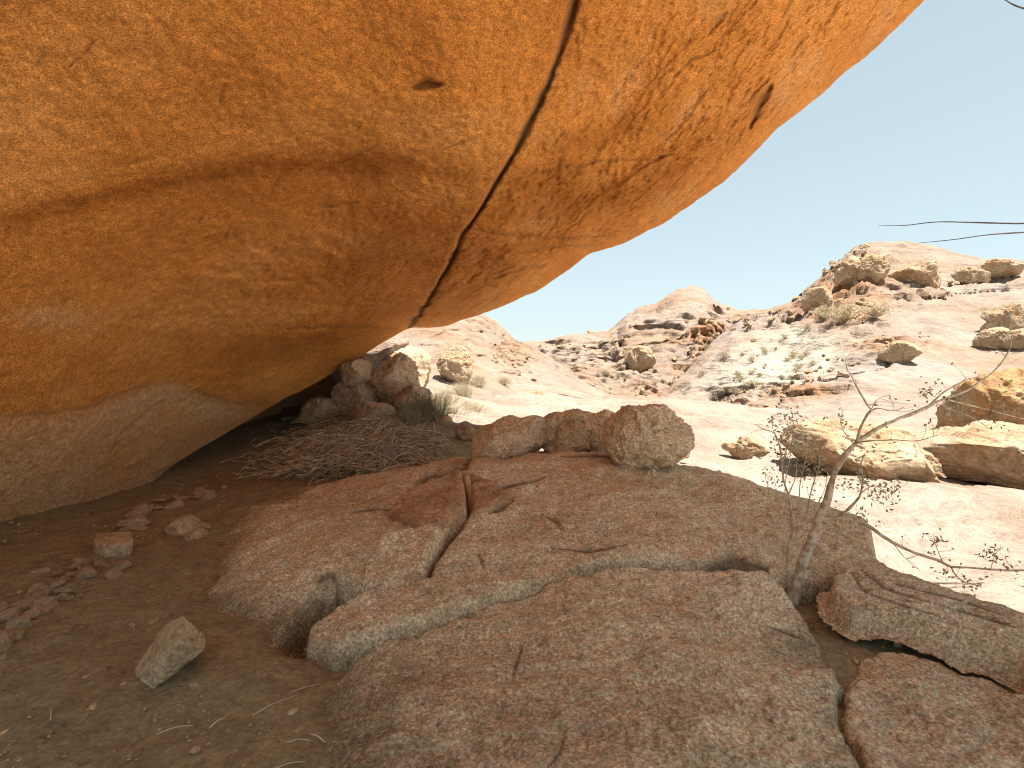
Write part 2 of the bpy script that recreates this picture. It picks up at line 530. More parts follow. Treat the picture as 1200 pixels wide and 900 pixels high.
polyB = np.vstack([plan(Zs, [(318, 775), (335, 735), (352, 704), (378, 684), (402, 678), (430, 688), (500, 690), (580, 684), (640, 674), (700, 657), (760, 653), (830, 653), (900, 660), (945, 668),
                             (1012, 662), (1022, 640), (1022, 614)]),
                   [(3.3, 5.3), (3.2, 6.2), (2.4, 7.2), (1.2, 7.9), (0, 8.1), (-1.4, 7.8), (-2.7, 7.2), (-4.2, 6.4), (-4.0, 4.9), (-3.2, 3.5), (-2.6, 2.95), (-1.75, 2.75)]])
slab('rock_slab', polyB, 'broad domed granite slab behind the long crack, carrying the loose boulders on its crest', r=0.06, step=2.5,
     carve=[([(540, 556), (547, 580), (548, 600), (538, 614), (522, 632), (508, 660), (495, 690)], 5, .07), ([(553, 530), (545, 545), (500, 560), (488, 566)], 5, .05),
            ([(600, 582), (590, 592), (575, 600)], 4, .03), ([(555, 565), (590, 572), (640, 560)], 2.5, .012), ([(545, 690), (590, 686), (640, 690)], 4, .03),
            ([(640, 605), (655, 612), (660, 622)], 2.5, .015), ([(648, 642), (690, 646), (735, 638)], 1.6, .008), ([(560, 645), (566, 665)], 2, .012),
            ([(410, 600), (440, 596), (470, 598)], 2, .008), ([(430, 690), (405, 690), (395, 702)], 6, .06), ([(820, 657), (860, 652), (900, 664)], 6, .05),
            ([(660, 535), (700, 533), (740, 538)], 2.2, .012), ([(370, 680), (385, 672), (400, 678)], 3, .015)])

polyC = plan(Zs, [(357, 772), (360, 748), (385, 727), (430, 706), (480, 693), (540, 684), (600, 684), (640, 679), (600, 698), (540, 714), (480, 737), (430, 768), (395, 778)])
slab('rock_ledge', polyC, 'rounded granite tongue wedged into the long crack above the dark hollow', 'rock ledge', dz=0.075, r=0.05, step=2, jag=.04)
polyH = plan(Zs, [(424, 694), (430, 665), (448, 645), (490, 628), (518, 622), (512, 645), (498, 668), (490, 692)])
slab('rock_ledge', polyH, 'small smooth granite lobe beside the curved groove left of centre', 'rock ledge', dz=0.06, r=0.04, step=2, jag=.03)
polyD = plan(Zs, [(454, 602), (470, 586), (500, 572), (540, 559), (546, 580), (547, 606), (520, 618), (490, 627)])
slab('split_block', polyD, 'rust brown split block of rock set in the slab left of the dark notch', 'rock', dz=0.06, r=0.05, step=2, mat='block', jag=.015)
polyE = plan(Zs, [(551, 560), (575, 562), (603, 580), (590, 592), (570, 604), (553, 610)])
slab('split_block', polyE, 'smaller rust brown split block of rock right of the dark notch', 'rock', dz=0.03, r=0.05, step=2, mat='block', jag=.015)

# the flat plate on the right, tilted and undercut
def plate_top(x, y):
    return 0.235 + 0.02 * (y - 3.4) - 0.012 * (x - 2.4)
polyF = np.array([hit(plate_top, u, v)[:2] for u, v in [(978, 690), (975, 672), (1000, 660), (1022, 655), (1060, 667), (1120, 688), (1200, 716), (1290, 750), (1300, 800), (1250, 790),
                                                       (1200, 757), (1120, 735), (1040, 712), (1000, 704)]])
slab('flat_rock', polyF, 'long flat stone plate with undercut front edge lying right of the tree foot', 'flat rock', top=plate_top, r=0.03, step=2.2, skirt=0.17, jag=.025, dusty=False,
     carve=[([(1010, 668), (1040, 690), (1090, 705)], 1.6, .012), ([(1090, 706), (1150, 722), (1190, 735)], 1.5, .010), ([(1000, 672), (1010, 690), (1030, 700)], 1.6, .012), ([(1030, 700), (1100, 722)], 1.4, .008), ([(1050, 684), (1120, 702), (1180, 722)], 1.2, .006)])
def low_top(x, y):
    return 0.012 + 0.03 * (x - 1.7) - 0.02 * (y - 2.8)
polyG = np.array([hit(low_top, u, v)[:2] for u, v in [(1000, 775), (1040, 765), (1100, 775), (1160, 792), (1220, 815), (1300, 850), (1330, 1050), (1050, 1050), (1010, 900), (985, 840)]])
slab('rock_slab', polyG, 'low half buried granite slab in the bottom right corner in front of the flat plate', top=low_top, r=0.05, step=2.5, jag=.05, dusty=False)

# ------------------------------------------------------------------ the great overhang
LIP = [(-900, 1150), (-500, 880), (-300, 765), (-150, 690), (-40, 632), (0, 612), (40, 594), (100, 583), (150, 566), (200, 545), (250, 517), (300, 488), (340, 464), (372, 447), (410, 424),
       (440, 407), (478, 385), (520, 382), (560, 370), (600, 356), (650, 327), (690, 300), (740, 281), (790, 254), (850, 211), (880, 183), (910, 150), (960, 112), (1010, 70), (1085, 0),
       (1150, -52), (1330, -180), (1631, -353), (1823, -600), (2000, -860), (2150, -950)]
DEP = [(-900, 1150, 2.0), (-500, 880, 3.2), (-150, 690, 4.3), (0, 612, 5.75), (100, 583, 6.75), (200, 545, 8.7), (300, 488, 10.6), (372, 447, 11.6), (430, 412, 12.0), (480, 385, 12.0), (570, 367, 10.5), (650, 326, 9.4),
       (740, 281, 8.45), (850, 211, 7.65), (960, 112, 7.0), (1085, 0, 6.2), (1330, -180, 4.3), (1631, -353, 3.35), (1823, -600, 2.5), (2000, -880, 1.8),
       (300, 300, 7.2), (600, 0, 4.9), (600, 200, 6.5), (450, 345, 9.5), (0, 300, 4.8), (0, 0, 3.7), (300, 0, 4.2), (900, 0, 5.6), (750, 150, 6.7), (200, 440, 7.9), (0, 500, 5.25),
       (300, 410, 9.2), (600, 300, 8.2), (100, 520, 6.35), (-300, 300, 4.3), (-300, 0, 3.3), (-700, 500, 2.7), (-700, 0, 2.4), (0, -400, 2.5), (600, -400, 3.2), (1100, -400, 3.4), (1600, -600, 2.7),
       (-700, -500, 1.7), (0, -900, 1.7), (600, -900, 2.1), (1200, -900, 2.05), (2150, -1000, 1.5), (-900, -900, 1.4)]
CRACK = [(690, -60), (672, 0), (660, 50), (640, 102), (610, 165), (580, 215), (548, 265), (520, 320), (496, 360), (476, 390)]


def build_overhang():
    dd = np.array(DEP, float)
    tp = TPS(dd[:, :2] / 500, np.log(dd[:, 2]), 0.002)
    lp = np.array(LIP, float)
    us = np.concatenate([np.linspace(-900, -20, 70, endpoint=False), np.linspace(-20, 1120, 500, endpoint=False), np.linspace(1120, 2150, 80)])
    vc = np.interp(us, lp[:, 0], lp[:, 1])
    # soften the polyline and give it a natural raggedness
    k = np.exp(-np.linspace(-2, 2, 13) ** 2); k /= k.sum()
    vc = np.convolve(np.pad(vc, 6, mode='edge'), k, 'valid')
    p1 = np.stack([us / 30, us * 0, us * 0], -1)
    vc = vc + 3.5 * fbm(p1, 1.0, 5, 41, 0.6) * sstep(420, 560, us) + 2.0 * fbm(p1, 1.0, 4, 43)
    # rows: v runs up from the lip
    vt = -1000.0
    vmin = -60.0
    n1, n2 = 300, 60
    rows = []
    for u, v in zip(us, vc):
        if v > vmin + 20:
            a = v + (vmin - v) * np.linspace(0, 1, n1, endpoint=False) ** 1.25
        else:
            a = v + (min(vmin, v - 20) - v) * np.linspace(0, 1, n1, endpoint=False)
        b = np.linspace(min(vmin, v - 20), vt, n2)
        rows.append(np.concatenate([a, b]))
    Vv = np.array(rows).T
    U = np.repeat(us[None, :], Vv.shape[0], 0)
    d = np.exp(tp(U / 500, Vv / 500))
    e = np.clip((vc[None, :] - Vv) / 70.0, 0, 1)
    d = d + 0.7 * (1 - np.sqrt(1 - (1 - e) ** 2)) * sstep(380, 560, U) - 0.35 * sstep(380, 560, U)
    P = at(U, Vv, d)
    # relief in the rock
    n_lo = fbm(P, 0.45, 3, 51)
    n_mid = fbm(P * np.array([1, .6, 1.6]), 1.6, 4, 53)
    n_hi = ridged(P, 5.0, 4, 55)
    n_gr = fbm(P, 20, 3, 57)
    f1, f2, idv = worley(P * np.array([1.3, .9, 2.0]) + .6 * n_mid[..., None], 62)
    f1b, f2b, idb = worley(P * np.array([3.5, 2.2, 5.0]) + .6 * n_mid[..., None], 63)
    mk = sstep(-.1, .35, fbm(P, .7, 3, 64))
    plates = (.045 * idv * sstep(0, .12, f2 - f1) + .022 * idb * sstep(0, .15, f2b - f1b)) * mk
    off = 0.20 * n_lo + 0.045 * n_mid + 0.030 * n_hi + 0.024 * n_gr + plates + 0.008 * fbm(P, 45, 2, 58)
    # flaked, stepped surface on the outer block
    fl = fbm(np.stack([P[..., 0] * 1.6 + P[..., 1] * .6, P[..., 1] * .5, P[..., 2] * 1.8], -1), 1.3, 5, 59, .6)
    step = (np.floor(fl * 5) + sstep(0.75, 1.0, fl * 5 - np.floor(fl * 5))) / 5
    wig = 3 * fbm(P, 3, 3, 61)
    cd, cf, cs = seg_dist(U + wig, Vv + wig, CRACK)
    right = sstep(-2, 2, np.where(cs < 0, cd, -cd))
    # which side is 'right' of the crack: test by u
    cu = np.interp(Vv, [c[1] for c in CRACK], [c[0] for c in CRACK])
    right = sstep(-3, 3, (U + wig) - cu)
    off = off + right * (0.26 * (1 - cf) + 0.05) + right * 0.13 * step + (1 - right) * 0.05 * step * sstep(420, 250, Vv)
    wcr = np.interp(cf, [0, .3, .6, 1], [7, 4.5, 3.0, 3.0])
    wcr = wcr * (.75 + .55 * fbm(P, 2.5, 3, 65))
    g = np.exp(-(cd / wcr) ** 2)
    off = off + 0.20 * g
    crev = g * 1.0
    # small gouges, slits and ledge lines: (points, width px, depth)
    slits = [([(486, 104), (500, 99), (516, 99)], 5.5, .16), ([(82, 77), (100, 62), (110, 48)], 2.5, .07), ([(258, 120), (262, 100)], 2.5, .07), ([(545, 268), (590, 275), (660, 279), (720, 276)], 2.4, .07),
             ([(590, 215), (640, 200), (700, 190), (780, 185)], 2.2, .05), ([(880, 150), (892, 118), (902, 100)], 5, .14), ([(735, 210), (760, 190), (790, 180)], 2.0, .05),
             ([(830, 40), (850, 15)], 4, .08), ([(790, 90), (810, 70), (840, 60)], 2.5, .06), ([(580, 325), (610, 315), (640, 312)], 3, .07), ([(600, 300), (640, 290), (690, 288), (705, 285)], 2.2, .05),
             ([(250, 288), (262, 280), (272, 265)], 2.2, .05), ([(135, 195), (170, 188), (200, 178)], 2.0, .05), ([(400, 190), (440, 172)], 2, .04), ([(525, 150), (535, 143)], 2.5, .05),
             ([(330, 385), (400, 382), (470, 386)], 2, .05), ([(215, 452), (240, 462), (268, 472), (300, 472)], 2.0, .04), ([(0, 488), (60, 484), (110, 476), (150, 458), (190, 447)], 2.0, .03),
             ([(125, 540), (140, 510), (170, 485), (192, 468)], 2.0, .03), ([(380, 245), (400, 240), (420, 238)], 2, .04), ([(520, 85 + 90), (560, 160)], 2, .04), ([(232, 262), (236, 252)], 2, .05)]
    ww2 = 2.2 * fbm(P, 5, 3, 67)
    for pts, w, dep in slits:
        dd_, fr, _ = seg_dist(U + ww2, Vv + ww2, pts)
        w2 = w * (0.3 + .7 * np.sin(np.clip(fr, .05, .95) * math.pi))
        gg = np.exp(-(dd_ / w2) ** 2)
        off = off + dep * gg * (1 if dep > .1 else .6)
        crev = np.maximum(crev, gg * (.75 if dep > .1 else .35))
    rr = random.Random(5)
    for k in range(24):
        u0 = rr.uniform(0, 900); v0 = rr.uniform(0, 420)
        L_ = rr.uniform(5, 18); a = rr.uniform(-1.2, .2)
        if rr.random() < .3: a = rr.uniform(-2, 1)
        gg_m = (np.abs(U - u0) < 40) & (np.abs(Vv - v0) < 40)
        pts = [(u0, v0), (u0 + L_ * math.cos(a) * .5 + rr.uniform(-2, 2), v0 + L_ * math.sin(a) * .5), (u0 + L_ * math.cos(a), v0 + L_ * math.sin(a))]
        dd_, fr, _ = seg_dist(U[gg_m], Vv[gg_m], pts)
        gg = np.exp(-(dd_ / rr.uniform(1.3, 2.2)) ** 2)
        off[gg_m] += rr.uniform(.01, .03) * gg
        crev[gg_m] = np.maximum(crev[gg_m], gg * .25)
    # lower wall below the crease steps back a little
    low = sstep(-10, 14, Vv - np.interp(U, [-100, 0, 60, 110, 150, 190, 215, 240, 268, 300, 330], [490, 488, 484, 476, 458, 447, 452, 462, 472, 474, 470])) * sstep(330, 250, U)
    off = off + 0.02 * low
    # hollow scoop above the far lip
    sc = np.exp(-(((U - 330) / 95) ** 2 + ((Vv - 425) / 30) ** 2))
    off = off + 0.35 * sc
    rayd = P - CAM
    rayd /= np.linalg.norm(rayd, axis=-1)[..., None]
    P = P + rayd * (off * np.where(e < 1, 0.3 + .7 * e, 1) * np.clip(d / 6, .4, 1.6))[..., None]
    # stains and pale zones (mineral colour); the last band is a shadow patch painted in
    def band(pts, w):
        b, fr, _ = seg_dist(U, Vv, pts)
        return np.exp(-((b + 8 * n_mid) / w) ** 2) * np.sin(np.clip(fr, .08, .92) * math.pi) ** .5
    stain_shade = np.maximum.reduce([band([(-60, 275), (20, 258), (120, 232), (230, 205), (350, 190), (470, 195), (590, 212)], 15) * 1.2,
                               band([(560, 238), (640, 240), (720, 232), (790, 200), (900, 120)], 22),
                               band([(640, 175), (700, 160), (780, 135)], 16) * .7, band([(150, 330), (250, 350), (400, 320), (540, 240)], 14) * .35,
                               band([(590, 222), (700, 222)], 26) * .9, band([(250, 440), (330, 410), (430, 385), (480, 378)], 20) * .6])
    pale = np.clip(low * (0.7 + .7 * n_mid) + .55 * np.exp(-(((U - 60) / 45) ** 2 + ((Vv - 372) / 14) ** 2)) + right * .35 * sstep(.1, .5, fl), 0, 1)
    dark = sstep(300, -200, U) * .0
    # the roof carries on overhead and behind
    ex = []
    for k in range(1, 7):
        q = P[-1] + np.array([0, -.32 * k, 0.05 * k])
        q[:, 2] += .25 * fbm(q, .5, 3, 75) * min(1, k / 6)
        ex.append(q)
    ex = np.array(ex)
    P = np.concatenate([P, ex]); pad = lambda a_, val=None: np.concatenate([a_, np.repeat(a_[-1:], 6, 0) if val is None else np.full((6, a_.shape[1]), val)])
    U = pad(U); Vv = pad(Vv); stain_shade = pad(stain_shade, 0); pale = pad(pale, 0); crev = pad(crev, 0)
    nr, nc = U.shape
    bot = P.reshape(-1, 3)
    # upper skin of the boulder: everything above the ceiling, sharing the lip
    rows_i = np.arange(0, nr, 6); cols_i = np.arange(0, nc, 4)
    if rows_i[-1] != nr - 1: rows_i = np.append(rows_i, nr - 1)
    if cols_i[-1] != nc - 1: cols_i = np.append(cols_i, nc - 1)
    Pt = P[np.ix_(rows_i, cols_i)].copy()
    iu = U[np.ix_(rows_i, cols_i)]
    dl = (vc[cols_i][None, :] - Vv[np.ix_(rows_i, cols_i)]) / 500.0
    dl = np.minimum(dl, (np.arange(len(rows_i))[::-1] / 6.0)[:, None])
    dl = np.minimum(dl, (np.arange(len(cols_i)) / 12.0)[None, :])
    dl = np.minimum(dl, (np.arange(len(cols_i))[::-1] / 12.0)[None, :])
    h = 5.5 * np.sqrt(np.clip(dl, 0, 1)) + 0.02
    Pt[..., 2] += h * (1 + .25 * fbm(Pt, .4, 3, 71))
    ft = grid_faces(*Pt.shape[:2]) + len(bot)
    # back wall of the low cavity behind the far left lip
    w = sstep(170, 270, us) * (1 - sstep(370, 425, us))
    lipP = P[0]
    rd = lipP - CAM; rd /= np.linalg.norm(rd[:, :2], axis=1)[:, None]
    rowsC = [lipP + np.array([0, 0, .004])]
    for tt, up in ((.15, .10), (.5, .28), (1.2, .42), (2.0, .30), (2.6, -.2), (2.9, -.9), (3.1, -2.0)):
        q = lipP + rd * (0.05 + tt * w)[:, None]
        q[:, 2] = q[:, 2] + np.where(w > .02, up * (.3 + .7 * w), -0.3 * tt) + .06 * fbm(q, 1.5, 3, 73)
        rowsC.append(q)
    C_ = np.array(rowsC)
    sel = (us < 430)
    C_ = C_[:, sel]
    fc = grid_faces(*C_.shape[:2]) + len(bot) + Pt.shape[0] * Pt.shape[1]
    V = np.vstack([bot, Pt.reshape(-1, 3), C_.reshape(-1, 3)])
    Fc = np.vstack([grid_faces(nr, nc), ft[:, ::-1], fc])
    z1 = lambda a, k=0.0: np.concatenate([a.ravel(), np.full(len(V) - len(bot), k)])
    me = mesh_np('rock_overhang', V, Fc, attrs={'stain_shade': z1(stain_shade), 'pale': z1(pale, .8), 'crev': z1(np.clip(crev, 0, 1) * .85)})
    o = link('rock_overhang', me, M['overhang'])
    tag(o, 'gigantic ochre granite overhang roofing the shelter, split by one long dark crack', 'rock overhang')


build_overhang()

def blob(U, V, lst):
    out = np.zeros(U.shape)
    for u, v, a, b, s in lst:
        out = np.maximum(out, s * np.exp(-(((U - u) / a) ** 2 + ((V - v) / b) ** 2) ** 2))
    return out


HILLS = {}


def hill(name, cols, seed, rough, rubble=(), stain_shade=(), pale=(), strata=.25, hs=1.6, cell=1.2, nt=170, step=2.5, bump_px=1.6, smooth_zone=(), grooves=()):
    c = np.array(cols, float)
    us = np.arange(c[0, 0], c[-1, 0], step)
    us = us[(us < 1260) | (np.arange(len(us)) % 4 == 0)]
    ip = lambda k: np.interp(us, c[:, 0], c[:, k])
    vf, df, vt, dt = ip(1), ip(2), ip(3), ip(4)
    k = np.exp(-np.linspace(-2, 2, 9) ** 2); k /= k.sum()
    sm = lambda a: np.convolve(np.pad(a, 4, mode='edge'), k, 'valid')
    vf, df, dt, vt = sm(vf), sm(df), sm(dt), sm(vt)
    p1 = np.stack([us / 22, us * 0, us * 0], -1)
    vt = vt + bump_px * fbm(p1, 1, 5, seed, .6)
    t = np.concatenate([np.linspace(-.12, 1, nt), np.linspace(1.03, 1.8, 14)])[:, None]
    tc = np.clip(t, -.2, 1)
    d = df + (dt - df) * (np.clip(tc, 0, 1) ** 1.15 * .82 + .18 * np.clip(tc, 0, 1) ** 6) + np.minimum(tc, 0) * 3
    V = vf + (vt - vf) * tc
    U = np.repeat(us[None], len(t), 0)
    P = at(U, V, d)
    P[..., 2] += np.minimum(t, 0) * 14
    over = np.clip(t - 1, 0, 1)
    P = P + np.stack([P[..., 0] * over * .8, P[..., 1] * over * .8, -(over * 14) ** 1.4 * .5 + 0 * U], -1)
    front = sstep(0, .06, t) * sstep(1.3, 1.0, t) * np.ones_like(U)
    top = 1 - .75 * sstep(.9, 1, t) * np.ones_like(U)
    out = -ray(U, V); out[..., 2] *= 0; out /= np.linalg.norm(out, axis=-1)[..., None]
    rub = blob(U, V, rubble)
    sz = 1 - blob(U, V, smooth_zone)
    big = fbm(P, .12, 4, seed + 2)
    mid = fbm(P * np.array([1, 1, 1.8]), .5, 4, seed + 4)
    fin = ridged(P, 1.6, 3, seed + 6)
    q = P[..., 2] / hs + .9 * fbm(P, .18, 3, seed + 8)
    saw = q - np.floor(q)
    led = (saw ** 1.5) * (1 - sstep(.88, 1, saw)) * sstep(-.15, .3, fbm(P, .3, 3, seed + 10))
    f1, f2, idv = worley(P / cell * np.array([1, 1, 1.4]) + .35 * mid[..., None], seed)
    f1b, f2b, idb = worley(P / (cell * .42) * np.array([1, 1, 1.3]), seed + 3)
    blocks = (.6 + .4 * idv) * sstep(0, .25, f2 - f1) + .4 * (.6 + .4 * idb) * sstep(0, .3, f2b - f1b)
    o = rough * (.9 * big + .55 * mid * sz + .16 * fin * sz) + strata * led * sz * 1.6 + rub * cell * .75 * blocks
    for pts, w_, dep in grooves:
        gd, gf, gs = seg_dist(U + 4 * mid, V + 3 * mid, pts)
        gw = np.exp(-(gd / (w_ * (.4 + .6 * np.sin(np.clip(gf, .05, .95) * math.pi)))) ** 2)
        o = o - dep * gw * .8 + dep * .45 * np.exp(-((gd - 3 * w_) / (2 * w_)) ** 2) * (np.sign(gs) > 0)
    P = P + out * (o * front)[..., None] * .8
    P[..., 2] += (.35 * rough * mid * sz + rub * cell * .35 * blocks + strata * .25 * led) * front * top
    st = np.clip(blob(U, V, stain_shade) * (.75 + .8 * mid) + rub * .45 * (idv * .5 + .5), 0, 1)  # shading of the outcrops painted in with the rock's own stains
    pl = np.clip(blob(U, V, pale) * (.9 + .6 * mid), 0, 1)
    me = mesh_np(name, P.reshape(-1, 3), grid_faces(*U.shape), attrs={'stain_shade': st, 'pale': pl})
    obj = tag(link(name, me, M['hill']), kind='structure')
    HILLS[name + str(seed)] = (P[:nt - 1], None)
    return P[:nt - 1]


H_left = hill('hill', [(330, 490, 12.5, 410, 20), (380, 482, 13, 400, 24), (450, 478, 13.5, 376, 28), (500, 474, 14.5, 366, 30), (560, 474, 16, 364, 32), (580, 472, 17, 375, 33), (605, 470, 18.5, 399, 34), (640, 466, 20, 416, 34),
                       (690, 470, 20, 450, 28), (740, 480, 18.5, 478, 20), (775, 488, 17.5, 487, 18.5)], 101, .7, rubble=[(600, 415, 30, 22, .5), (570, 380, 30, 12, .5)], stain_shade=[(600, 412, 26, 14, .4)], strata=.35, hs=1.2, cell=.7, smooth_zone=[(580, 455, 60, 22, .8)], grooves=[([(500, 395), (540, 388), (580, 392)], 2, .5), ([(560, 420), (600, 425), (640, 436)], 2, .4), ([(590, 440), (620, 446), (660, 462)], 2, .35)])
H_mid = hill('hill', [(520, 470, 30, 400, 60), (600, 466, 30, 401, 62), (650, 462, 31, 397, 64), (675, 462, 31, 391, 65), (715, 465, 31, 387, 66), (735, 466, 31, 368, 68), (747, 467, 31, 360, 69), (770, 468, 31, 355, 70), (790, 470, 31, 341, 74), (812, 470, 31, 335, 76),
                      (825, 470, 31, 339, 76), (838, 470, 31, 352, 74), (862, 470, 31, 364, 72), (900, 470, 31, 363, 72), (960, 470, 31, 372, 72), (1060, 470, 31, 400, 72)], 203, 1.6,
             rubble=[(835, 410, 32, 32, 1.0), (790, 450, 60, 20, .5), (680, 425, 70, 24, .45), (880, 385, 40, 18, .7), (900, 410, 40, 30, .5)], stain_shade=[(830, 400, 26, 22, .95), (845, 425, 14, 20, .8), (760, 400, 60, 6, .3)], strata=.75, hs=2.6, cell=2.0,
             smooth_zone=[(812, 345, 22, 14, .8)], bump_px=2.0, grooves=[([(738, 388), (770, 382), (800, 386)], 1.6, 1.6), ([(690, 408), (730, 404), (775, 402), (805, 396)], 1.6, 1.6), ([(680, 428), (720, 424), (760, 420)], 1.6, 1.4), ([(722, 388), (727, 405), (734, 432)], 1.6, 1.5), ([(610, 412), (650, 408), (690, 412)], 1.5, 1.3), ([(806, 420), (815, 390), (835, 378)], 2, 1.6), ([(840, 372), (880, 384), (910, 380)], 1.6, 1.4)])
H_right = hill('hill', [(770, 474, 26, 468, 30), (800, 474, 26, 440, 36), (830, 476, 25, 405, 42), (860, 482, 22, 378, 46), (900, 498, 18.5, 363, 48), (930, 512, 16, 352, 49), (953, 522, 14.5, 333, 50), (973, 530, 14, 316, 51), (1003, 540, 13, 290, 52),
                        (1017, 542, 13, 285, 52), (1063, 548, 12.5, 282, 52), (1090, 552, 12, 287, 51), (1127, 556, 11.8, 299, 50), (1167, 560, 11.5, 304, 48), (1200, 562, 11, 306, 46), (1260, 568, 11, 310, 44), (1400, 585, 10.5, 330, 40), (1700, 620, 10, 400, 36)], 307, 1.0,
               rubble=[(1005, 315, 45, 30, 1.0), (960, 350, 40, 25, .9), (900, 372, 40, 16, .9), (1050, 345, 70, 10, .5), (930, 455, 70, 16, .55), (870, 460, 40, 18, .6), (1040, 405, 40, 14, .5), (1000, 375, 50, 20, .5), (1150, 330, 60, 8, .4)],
               stain_shade=[(990, 350, 48, 32, 1), (955, 362, 35, 20, .9), (1035, 408, 50, 10, .9), (1040, 325, 60, 14, .3), (930, 462, 60, 9, .6)], pale=[(930, 415, 60, 30, .9), (880, 440, 45, 22, .9)], strata=.6, hs=2.2, cell=1.35,  # brown patches below the outcrop put its shading into the rock colour
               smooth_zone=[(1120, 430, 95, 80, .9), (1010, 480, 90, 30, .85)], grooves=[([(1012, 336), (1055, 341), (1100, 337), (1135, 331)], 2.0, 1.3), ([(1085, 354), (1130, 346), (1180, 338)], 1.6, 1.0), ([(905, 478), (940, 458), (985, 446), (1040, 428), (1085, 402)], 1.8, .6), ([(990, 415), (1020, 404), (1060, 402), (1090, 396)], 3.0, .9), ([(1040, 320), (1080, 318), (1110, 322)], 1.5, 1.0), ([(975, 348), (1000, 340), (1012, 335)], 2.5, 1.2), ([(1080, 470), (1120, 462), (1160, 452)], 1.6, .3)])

# ------------------------------------------------------------------ rocks
def ico(sub):
    bm = bmesh.new(); bmesh.ops.create_icosphere(bm, subdivisions=sub, radius=1)
    v = np.array([x.co[:] for x in bm.verts]); f = np.array([[y.index for y in x.verts] for x in bm.faces]); bm.free()
    return v, f


ICO = {k: ico(k) for k in (3, 4, 5, 6)}


def cut(v, seed, n=9, lo=.55, hi=.92, soft=.12):
    r = np.random.RandomState(seed)
    for k in range(n):
        a = r.normal(size=3); a /= np.linalg.norm(a)
        h = r.uniform(lo, hi)
        d = v @ a - h
        v = v - np.where(d > 0, d * (1 - soft), 0)[:, None] * a
    return v


def rock_proto(name, seed, sub=4, n=9, lo=.5, hi=.9, rough=.06, scale=(1, 1, 1), mat='boulder'):
    v, f = ICO[sub]
    v = cut(v.copy(), seed, n, lo, hi, .03)
    nn = v / np.linalg.norm(v, axis=1)[:, None]
    f1, f2, idv = worley(v * 1.4, seed)
    v = v + nn * (rough * .9 * fbm(v, 1.6, 3, seed) + rough * .6 * (ridged(v, 4, 3, seed + 1) - .5) + rough * .5 * idv * sstep(0, .2, f2 - f1))[:, None]
    v = v * np.array(scale)
    me = mesh_np(name, v, f)
    me.materials.append(M[mat])
    return me


def put(name, me, loc, s, rot, label, cat, group=None):
    o = bpy.data.objects.new(name, me); COL.objects.link(o)
    o.location = loc; o.scale = (s, s, s) if np.isscalar(s) else s; o.rotation_euler = rot
    return tag(o, label, cat, group)


PB = [rock_proto('boulder', 11 + k, 5, 14, .42, .85, .08, ((1, .8, .6), (1.2, .9, .8), (1, 1, .9), (1.5, .9, .55), (1, .8, 1.0))[k % 5]) for k in range(10)]
PS = [rock_proto('stone', 61 + k, 4, 14, .38, .8, .06, ((1, .8, .6), (1.2, .9, .7), (1, 1, .8), (1.4, .9, .5))[k % 4], mat='floor_stone') for k in range(8)]


def pick(P, u, v):
    uu, vv = proj(P)
    d = (uu - u) ** 2 + (vv - v) ** 2
    d = d + 0.0 * P[..., 1]
    k = np.unravel_index(np.argmin(np.where(d < 9, P[..., 1] * .01 + d * .2, 1e6 + d)), d.shape)
    return P[k]


def outline_rock(name, pts, d, depth, label, cat='boulder', mat='slab', seed=0, sub=6, p=.75, rough=.03, cuts=6, yaw=0.0, group=None, lean=0.0):
    """a solid rock whose breadth and height follow an outline, at distance d, with real thickness"""
    pts = np.array(pts, float)
    c = (pts.max(0) + pts.min(0)) / 2
    off = (pts - c) * np.array([1, -1]) * d / F
    th = np.arctan2(off[:, 1], off[:, 0]); rad = np.hypot(off[:, 0], off[:, 1])
    o_ = np.argsort(th); th, rad = th[o_], rad[o_]
    th = np.concatenate([th - 2 * math.pi, th, th + 2 * math.pi]); rad = np.tile(rad, 3)
    n, f = ICO[sub]
    n = n.copy()
    a = np.arctan2(n[:, 2], n[:, 0]); rho = np.hypot(n[:, 0], n[:, 2])
    # smooth radial profile
    ts = np.linspace(-math.pi, math.pi, 181); rs = np.interp(ts, th, rad)
    k = np.exp(-np.linspace(-2, 2, 9) ** 2); k /= k.sum()
    rs = np.convolve(np.concatenate([rs[-5:-1], rs, rs[1:5]]), k, 'valid')
    r = np.interp(a, ts, rs) * rho ** p
    R0 = rs.mean()
    v = np.stack([r * np.cos(a), np.sign(n[:, 1]) * np.abs(n[:, 1]) ** p * depth, r * np.sin(a)], -1)
    rr = np.random.RandomState(seed)
    for q in range(cuts):
        w_ = np.array([rr.normal(), -abs(rr.normal()) * .9 + .15, rr.normal()]); w_ /= np.linalg.norm(w_)
        side_ = abs(w_[1]) < .35
        h = (v @ w_).max() * (rr.uniform(.90, .97) if side_ else rr.uniform(.68, .90))
        e = v @ w_ - h
        v = v - np.where(e > 0, e * .96, 0)[:, None] * w_
    v[:, 1] += lean * v[:, 2]
    nn = v / (np.linalg.norm(v, axis=1)[:, None] + 1e-9)
    s = R0
    q_ = v / s
    f1, f2, idv = worley(q_ * 1.15 + .25 * fbm(q_, 2, 3, seed)[:, None], seed)
    crackd = (1 - sstep(0, .10, f2 - f1)) * (idv > -.2)
    v = v + nn * (s * rough * (1.3 * fbm(q_, 1.6, 3, seed + 1) + .9 * idv * sstep(0, .15, f2 - f1) + 1.1 * (ridged(q_, 3.5, 4, seed + 2) - .5) + .7 * fbm(q_, 13, 3, seed + 3) - .6 * crackd))[:, None]
    loc = at(c[0], c[1], d)
    me = mesh_np(name, v, f)
    o = link(name, me, M[mat]); o.location = loc
    return tag(o, label, cat, group)


def base_d(fn, u, v, default=None):
    return hit(fn, u, v)[1]


